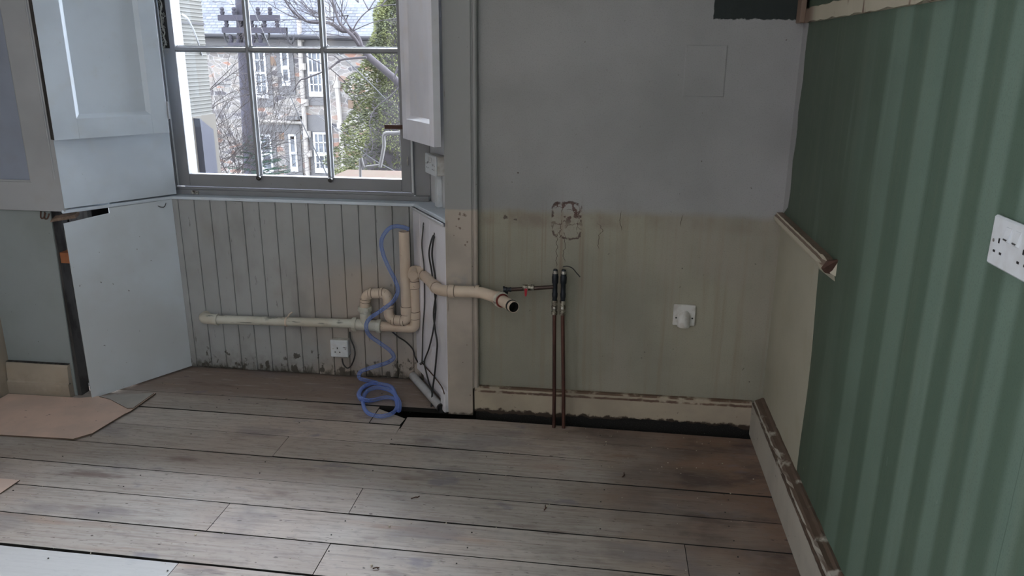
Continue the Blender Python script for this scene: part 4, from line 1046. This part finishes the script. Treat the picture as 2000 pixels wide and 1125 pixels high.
# stone terrace opposite
zl = O(600, 72).z
T = thing('stone_terrace', 'rubble stone terraced house with slate roof seen across the back court', 'building', (-8, YB, -5.2))
MB().box(-22, 4, YB, YB+8, -5.2, zl+.02).build('wall', 'rubble_stone', T)
b = MB(); b.prism([(-22, YB-.35, zl-.02), (-22, YB+5, zl+4.6), (-22, YB+10, zl-.02)], (26.5, 0, 0)); b.build('roof', 'slate', T)
MB().tube([(-22, YB-.38, zl-.02+.15), (4, YB-.38, zl-.02-.12)], .06, 8).build('gutter', 'dark_iron', T)
MB().box(-22, 4, YB-.06, YB, zl-.40, zl-.02).build('eaves_course', 'dressed_stone', T)
def hwin(x0, y0, x1, y1, cols, rows_, meet=.5, white=1):
    a = O(x0, y0); c = O(x1, y1); X0, X1, Z0_, Z1_ = a.x, c.x, c.z, a.z
    s = MB(); k = .12
    s.box(X0-.12, X0, YB-.03, YB+.02, Z0_-.02, Z1_).box(X1, X1+.12, YB-.03, YB+.02, Z0_-.02, Z1_).box(X0-.12, X1+.12, YB-.04, YB+.02, Z0_-.22, Z0_-.02).box(X0-.12, X1+.12, YB-.03, YB+.02, Z1_, Z1_+.25)
    s.build('window_surround', 'dressed_stone', T)
    f = MB(); w0 = .05
    f.box(X0, X0+w0, YB-.05, YB, Z0_, Z1_).box(X1-w0, X1, YB-.05, YB, Z0_, Z1_).box(X0+w0, X1-w0, YB-.052, YB, Z0_, Z0_+.13).box(X0+w0, X1-w0, YB-.052, YB, Z1_-w0, Z1_)
    zm = Z0_+(Z1_-Z0_)*meet; f.box(X0, X1, YB-.06, YB, zm-.03, zm+.03)
    for i in range(1, cols): xx = X0+(X1-X0)*i/cols; f.box(xx-.012, xx+.012, YB-.045, YB, Z0_, Z1_)
    for i in range(1, rows_): zz = Z0_+(Z1_-Z0_)*i/rows_; f.box(X0, X1, YB-.045, YB, zz-.012, zz+.012)
    wf = f.build('window_sash', 'outside_white', T)
    MB().box(X0+.02, X1-.02, YB-.02, YB-.005, Z0_+.02, Z1_-.02).build('pane', 'house_glass', wf)
hwin(494, 92, 526, 192, 2, 4); hwin(547, 90, 569, 168, 1, 2, .45); hwin(599, 92, 634, 189, 3, 4, .48)
hwin(612, 258, 646, 338, 3, 4, .45); hwin(564, 262, 584, 335, 1, 2, .5); hwin(508, 262, 536, 338, 1, 2, .5)
# drain pipes and ledges
p0_, p1_ = O(584, 44), O(604, 345)
b = MB().tube([O(584, 40, YB-.25), O(588, 130, YB-.12), O(606, 420, YB-.12)], .062, 8)
for yy in (75, 130, 200, 262, 300): q = O(586+(yy-60)*.07, yy, YB-.12); b.tube([q+Vector((0, 0, -.08)), q+Vector((0, 0, .08))], .095, 8)
b.build('drain_pipe', 'cream_iron', T)
b = MB().tube([O(656, 150, YB-.12), O(665, 245, YB-.12), O(676, 420, YB-.12)], .062, 8).tube([O(664, 246, YB-.12), O(702, 236, YB-.12)], .05, 8)
for yy in (165, 245, 300): q = O(656+(yy-150)*.09, yy, YB-.12); b.tube([q+Vector((0, 0, -.08)), q+Vector((0, 0, .08))], .095, 8)
b.build('drain_pipe', 'cream_iron', T)
MB().tube([O(508, 236, YB-.12), O(592, 240, YB-.12)], .045, 8).build('drain_pipe', 'cream_iron', T)
q = O(568, 226); q2 = O(590, 232); MB().box(q.x, q2.x, YB-.3, YB, q2.z, q.z).build('ledge', 'dressed_stone', T)
for (x0, y0, x1, y1) in ((506, 243, 560, 258), (600, 224, 640, 256), (600, 340, 650, 360)):
    q, q2 = O(x0, y0), O(x1, y1); MB().box(q.x, q2.x, YB-.035, YB, q2.z, q.z).build('lintel', 'dressed_stone', T)
for (x0, y0, x1, y1) in ((525, 112, 540, 128), (545, 262, 590, 272), (596, 300, 612, 330), (680, 195, 706, 212), (404, 66, 424, 80)):
    q, q2 = O(x0, y0), O(x1, y1); MB().box(q.x, q2.x, YB-.02, YB, q2.z, q.z).build('red_block', 'brick_red', T)
# ribbed wing of our own side
YW = 5.6
x1 = at(352, 100, YW).x; x0 = x1-1.2; yw2 = at(402, 110, x1, 0).y; zb = at(400, 224, x1, 0).z
zz = zb; pr = []
while zz < 4.6: pr += [(0, zz), (.005, zz+.007), (.005, zz+.020)]; zz += .028
vs = []; fs = []
for (dx, z) in pr: vs += [(x1+.012-dx, YW-.01, z), (x1+.012-dx, yw2, z)]
for i in range(len(pr)-1): fs.append((2*i, 2*i+1, 2*i+3, 2*i+2))
t = thing('stair_wing', 'narrow projecting wing with pale horizontal cladding on a stone base, left in the window view', 'building', ((x0+x1)/2, YW+.7, -5.2))
MB().add(vs, fs).box(x0, x1, YW, yw2, zb, 4.6).build('cladding', 'cladding', t)
MB().box(x0-.1, x1+.02, YW-.03, yw2+.02, -5.2, zb).build('stone_base', 'pale_stone', t)
xb2 = x1+.02; ya_, yb2 = at(392, 300, xb2, 0).y, at(410, 300, xb2, 0).y
zt2 = at(396, 244, xb2, 0).z; ya_ = at(386, 300, xb2, 0).y
MB().prism([(xb2, ya_, -5.2), (xb2, yb2, -5.2), (xb2, yb2, zt2-.04), (xb2, (ya_+yb2)/2-.1, zt2+.06), (xb2, ya_, zt2)], (.05, 0, 0)).build('buttress', 'blue_stone', t)
zj = at(380, 46, x1, 0).z
MB().box(x1+.012, x1+.016, YW-.02, yw2, zj-.008, zj+.008).build('joint_strip', 'dressed_stone', t)
tag(MB().tube(smooth_path([O(356, 28, 5.5), O(366, 36, 5.5), O(377, 56, 5.6), O(386, 80, 5.7), O(394, 108, 5.9), O(402, 150, 6.2), O(405, 230, 6.3)], 6), .007, 6).build('outdoor_cable', 'outside_white'), 'white cable drooping off the pale ribbed wing outside', 'cable')
# utility pole
YP = 10
pt = O(470, 12, YP); pb = O(492, 345, YP)
t = thing('utility_pole', 'dark wooden utility pole with crossarms and insulators outside the window', 'pole', (pb.x, YP, -5.2))
MB().tube([(pb.x, YP, -5.2), (pb.x, YP, pb.z), (pt.x+.02, YP, pt.z+.1)], [.12, .10, .08], 12).build('pole_shaft', 'pole_wood', t)
for (y_, xl, xr_) in ((34, 428, 545), (58, 436, 560), (88, 448, 520)):
    a, c = O(xl, y_, YP-.12), O(xr_, y_+4, YP-.12)
    MB().box(a.x, c.x, YP-.16, YP-.08, a.z-.04, a.z+.03).build('crossarm', 'pole_wood', t)
    k = 5
    for i in range(k):
        X = a.x+(c.x-a.x)*(i+.3)/k
        MB().lathe([(.0, -.0), (.022, .0), (.034, .04), (.02, .045), (.03, .075), (.015, .095), (0, .095)], (X, YP-.12, a.z+.03), (0, 0, 1), 10).build('insulator', 'pole_wood', t)
for (x, y) in ((500, 62), (512, 60), (560, 68), (438, 66)):
    a = O(x, y-14, YP-.12); a2 = O(x+1, y+6, YP-.12); a3 = O(x+8, y+18, YP-.12); a4 = O(x+14, y+8, YP-.12); a5 = O(x+10, y+2, YP-.12)
    MB().tube(smooth_path([a, a2, a3, a4, a5], 4), .014, 6).build('hook_bracket', 'dark_iron', t)
for i, (a, c, lab) in enumerate(((O(530, 98, 9), O(640, 345, 7), 'thin dark phone wire slanting down across the middle panes'), (O(560, 0, 9), O(690, 130, 7), 'phone wire slanting down to the right across the upper panes'), (O(676, 265, 9), O(790, 345, 6), 'phone wire slanting down in front of the big conifer'))):
    d_ = c-a; mid_ = a+d_*.5+Vector((0, 0, -.05))
    tag(MB().tube(smooth_path([a-d_*1.0, a, mid_, c, c+d_*.35], 6), .0055, 5).build('phone_wire', 'dark_iron'), lab, 'wire')
# trees
def branch(b, p, d, L, r_, depth, rc, spread=.6, up=.1, tw=None, seg=4):
    pts = [p]; q = p.copy(); dd_ = d.normalized()
    for i in range(seg):
        dd_ = (dd_+Vector((rc.uniform(-1, 1), rc.uniform(-1, 1), rc.uniform(-1, 1)))*.22+Vector((0, 0, up*.2))).normalized()
        q = q+dd_*L/seg; pts.append(q.copy())
    rr_ = [max(.0013, r_*(1-.55*i/seg)) for i in range(seg+1)]
    (tw if (tw is not None and depth <= 2) else b).tube(pts, rr_, 5 if r_ > .01 else 3, caps=False)
    if depth <= 0: return
    for k in range(3 if depth > 1 else 4):
        i = rc.randint(1, seg); nd = (dd_+Vector((rc.uniform(-1, 1), rc.uniform(-1, 1)*.7, rc.uniform(-.6, 1)))*spread).normalized()
        branch(b, pts[i], nd, L*rc.uniform(.55, .8), r_*.55, depth-1, rc, spread, up, tw, seg)
# big bare tree limb on the right, guided through the panes
YT = 6.2
t = thing('bare_tree', 'leafless tree whose curved grey limb crosses the upper right panes', 'tree', (O(830, 400, YT).x, YT, -5.2))
b = MB(); tw = MB(); tb = O(835, 420, YT)
main = [Vector((tb.x+.2, YT, -5.2)), Vector((tb.x+.1, YT, -1.5)), tb, O(800, 210, YT), O(780, 165, YT), O(752, 138, YT), O(722, 112, YT), O(706, 92, YT)]
b.tube(smooth_path(main, 5), [.09]*8+[.09-.06*min(1, i/8) for i in range(8)]+[.030-.006*i/20 for i in range(20)], 10)
b.tube(smooth_path([O(706, 94, YT), O(700, 75, YT), O(688, 62, YT), O(668, 60, YT), O(650, 48, YT), O(636, 44, YT), O(600, 42, YT), O(570, 20, YT), O(545, -20, YT)], 5), [.022-.016*i/40 for i in range(41)], 8)
b.tube(smooth_path([O(702, 90, YT), O(690, 72, YT-.1), O(676, 58, YT-.1), O(662, 42, YT-.1), O(652, 10, YT-.1), O(640, -30, YT-.1)], 5), [.016-.010*i/25 for i in range(26)], 8)
guides = [([(716, 112), (690, 114), (664, 118), (640, 136), (600, 152), (585, 158), (572, 180)], .014), ([(664, 118), (650, 108), (632, 110)], .008), ([(664, 120), (645, 132), (638, 150), (642, 190)], .009),
          ([(690, 66), (676, 40), (662, 15), (650, -10)], .010), ([(688, 62), (700, 40), (720, 20), (744, 10), (760, -5)], .008), ([(650, 48), (652, 20), (640, -10)], .008),
          ([(770, 155), (778, 128), (795, 100)], .012), ([(780, 170), (760, 190), (735, 210), (722, 240), (728, 290), (705, 305)], .007)]
for gp, r0 in guides:
    r0 *= .75
    P_ = smooth_path([O(x, y, YT-.05) for x, y in gp], 5); n = len(P_); tw.tube(P_, [r0*(1-.6*i/n) for i in range(n)], 5)
rc = random.Random(4)
for (x, y) in ((668, 58), (690, 60), (652, 40), (700, 78), (640, 130), (620, 40), (745, 12), (600, 42), (720, 20), (680, 30), (655, 15), (700, 5)):
    p = O(x, y, YT-.05)
    for k in range(2): branch(tw, p, Vector((rc.uniform(-1, .8), rc.uniform(-.3, .3), rc.uniform(-.2, 1))), .34, .005, 2, rc, .8, .1)
b.build('trunk', 'bark', t); tw.build('branches', 'bark', t)
o = MB().tube(smooth_path([O(800, 254, 5), O(775, 260, 5), O(751, 262, 5), O(750, 285, 5), O(744, 318, 5), O(742, 326, 5)], 4), .013, 8).tube(smooth_path([O(743, 322, 5), O(728, 324, 5), O(712, 328, 5), O(704, 350, 5), Vector((O(704, 350, 5).x, 5, -1))], 4), .009, 6)
tag(o.build('bare_branch', 'pale_bark'), 'angular pale leafless branch low in the right-hand pane', 'branch')
# brown twiggy shrub, left panes
YS = 7.6
t = thing('twiggy_shrub', 'leafless brown twiggy shrub filling the lower left pane', 'shrub', (O(430, 480, YS).x, YS, -5.2))
b = MB(); rc = random.Random(12)
base = O(405, 430, YS)
b.tube([Vector((base.x, YS, -5.2)), Vector((base.x, YS, -1.5)), base], [.07, .05, .03], 8)
stems = MB()
for (x, y, dx, dz) in ((405, 430, .35, 1), (400, 340, .9, .5), (402, 300, 1, .5), (405, 260, 1, .7), (403, 220, 1, .8), (415, 360, 1, .15), (440, 370, .8, .3), (430, 380, .2, 1), (460, 380, .2, 1), (404, 180, 1, .6), (420, 330, 1, .05), (480, 380, -.3, 1), (450, 350, -.4, .8), (405, 320, 1, .2), (470, 360, .4, .9)):
    for rep in range(2): branch(stems, O(x, y, YS+rc.uniform(-.3, .3)), Vector((dx, rc.uniform(-.2, .2), dz+rep*.2)), .60, .0048, 3, rc, .75, -.05)
b.build('stem', 'twig', t); stems.build('twigs', 'twig', t)
# conifers
def conifer(t, ctr, prof, n, size, m, rc, droop=-.2):
    'prof: list of (z, radius); blades arranged over a layered, lumpy cone'
    b = MB(); zs = [p[0] for p in prof]
    def rad(z):
        for (z0, r0), (z1, r1) in zip(prof, prof[1:]):
            if z0 <= z <= z1: return r0+(r1-r0)*(z-z0)/(z1-z0)
        return prof[-1][1]
    for i in range(n):
        z = rc.uniform(zs[0], zs[-1]); a = rc.uniform(0, 2*math.pi)
        lump = 1+.16*math.sin(a*5+z*3.1)+.13*math.sin(a*3-z*7)+.10*math.sin(z*17+a*2)
        R_ = rad(z)*lump*(1-.45*rc.random()**2.5)
        c = Vector((ctr[0]+math.cos(a)*R_, ctr[1]+math.sin(a)*R_, z))
        out = Vector((math.cos(a), math.sin(a), rc.uniform(droop-.3, droop+1.0))).normalized()
        s_ = Vector((rc.uniform(-1, 1), rc.uniform(-1, 1), rc.uniform(-1, 1))).cross(out).normalized()
        L = size*rc.uniform(.6, 1.5); w_ = size*.22
        b.add([c-s_*w_, c+s_*w_, c+out*L*.6+s_*w_*.8, c+out*L, c+out*L*.6-s_*w_*.8], [(0, 1, 2, 3, 4)])
    return b.build('foliage', m, t)
YC = 8.5
cb = O(800, 345, YC); R0 = cb.x-O(668, 345, YC).x
t = thing('conifer_tree', 'tall yellow-green conifer behind the right-hand panes', 'tree', (cb.x, YC, -5.2))
zt = O(790, -60, YC).z
MB().tube([(cb.x, YC, -5.2), (cb.x, YC, zt-.2)], [.12, .02], 8).build('trunk', 'bark', t)
conifer(t, (cb.x, YC), [(-1.0, R0*1.1), (cb.z, R0*.98), (O(700, 180, YC).z, R0*.66), (O(730, 60, YC).z, R0*.42), (zt, .10)], 80000, .026, 'conifer', random.Random(2))
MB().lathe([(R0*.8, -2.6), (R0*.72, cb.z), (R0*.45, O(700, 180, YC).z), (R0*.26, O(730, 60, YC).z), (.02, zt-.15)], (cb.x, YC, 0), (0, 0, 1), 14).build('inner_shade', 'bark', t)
YF = 7.9
fb = O(506, 350, YF)
t = thing('fir_sapling', 'small dark green fir sapling at the foot of the left panes', 'tree', (fb.x, YF, -5.2))
MB().tube([(fb.x, YF, -5.2), (fb.x, YF, O(506, 262, YF).z)], [.05, .006], 6).build('trunk', 'twig', t)
b = MB(); rc = random.Random(8); z = -1.2; zt = O(506, 262, YF).z
while z < zt:
    for k in range(6):
        a = rc.uniform(0, 6.28); L = .40*(zt-z)/(zt-fb.z)*.8+.05; L = min(L, .42)
        d_ = Vector((math.cos(a), math.sin(a), .12)); p = Vector((fb.x, YF, z)); b.tube([p, p+d_*L], .004, 3, caps=False)
        for j in range(16):
            q = p+d_*L*j/16; s_ = Vector((-d_.y, d_.x, rc.uniform(-.5, .3)))*rc.choice((-1, 1)); e_ = q+(s_+d_*.7).normalized()*.05
            b.add([q, q+Vector((0, 0, .006)), e_], [(0, 1, 2)])
    z += .045
b.build('foliage', 'fir', t)
a = O(655, 347, 5.2); c = O(800, 346, 5.2)
t = thing('garden_wall', 'low brick red ledge with moss at the bottom of the right-hand pane', 'wall', ((a.x+c.x)/2, 5.3, -5.2))
MB().box(a.x, c.x+.6, 5.2, 5.5, -5.2, a.z).build('brickwork', 'brick_red', t)
MB().box(a.x-.02, c.x+.62, 5.17, 5.53, a.z, a.z+.010).build('coping', 'brick_red', t)

for o in SC.objects:
    if '_o' in o: del o['_o']
GROUPS = {'electric_cable': 'electric cables around the window recess', 'plaster_crumb': 'plaster crumbs on the floorboards', 'floor_scrap': 'dark scraps on the floorboards', 'window_shutter': 'shutters of the window', 'power_socket': 'white power sockets', 'phone_wire': 'phone wires outside', 'water_pipe': 'copper water pipes', 'bent_nail': 'bent nails on the grey hardboard', 'cable_hole_disc': 'cable holes in the splay board', 'hardboard_sheet': 'brown hardboard sheets on the floor', 'hardboard': 'hardboard panels below the sill', 'wall_batten': 'battens at the top of the corner', 'stud_post': 'studs in the gap', 'lining_paper': 'bare paper strips in the corner'}
for o in SC.objects:
    if o.parent is None and 'category' in o and o.name.split('.')[0] in GROUPS:
        o['group'] = GROUPS[o.name.split('.')[0]]
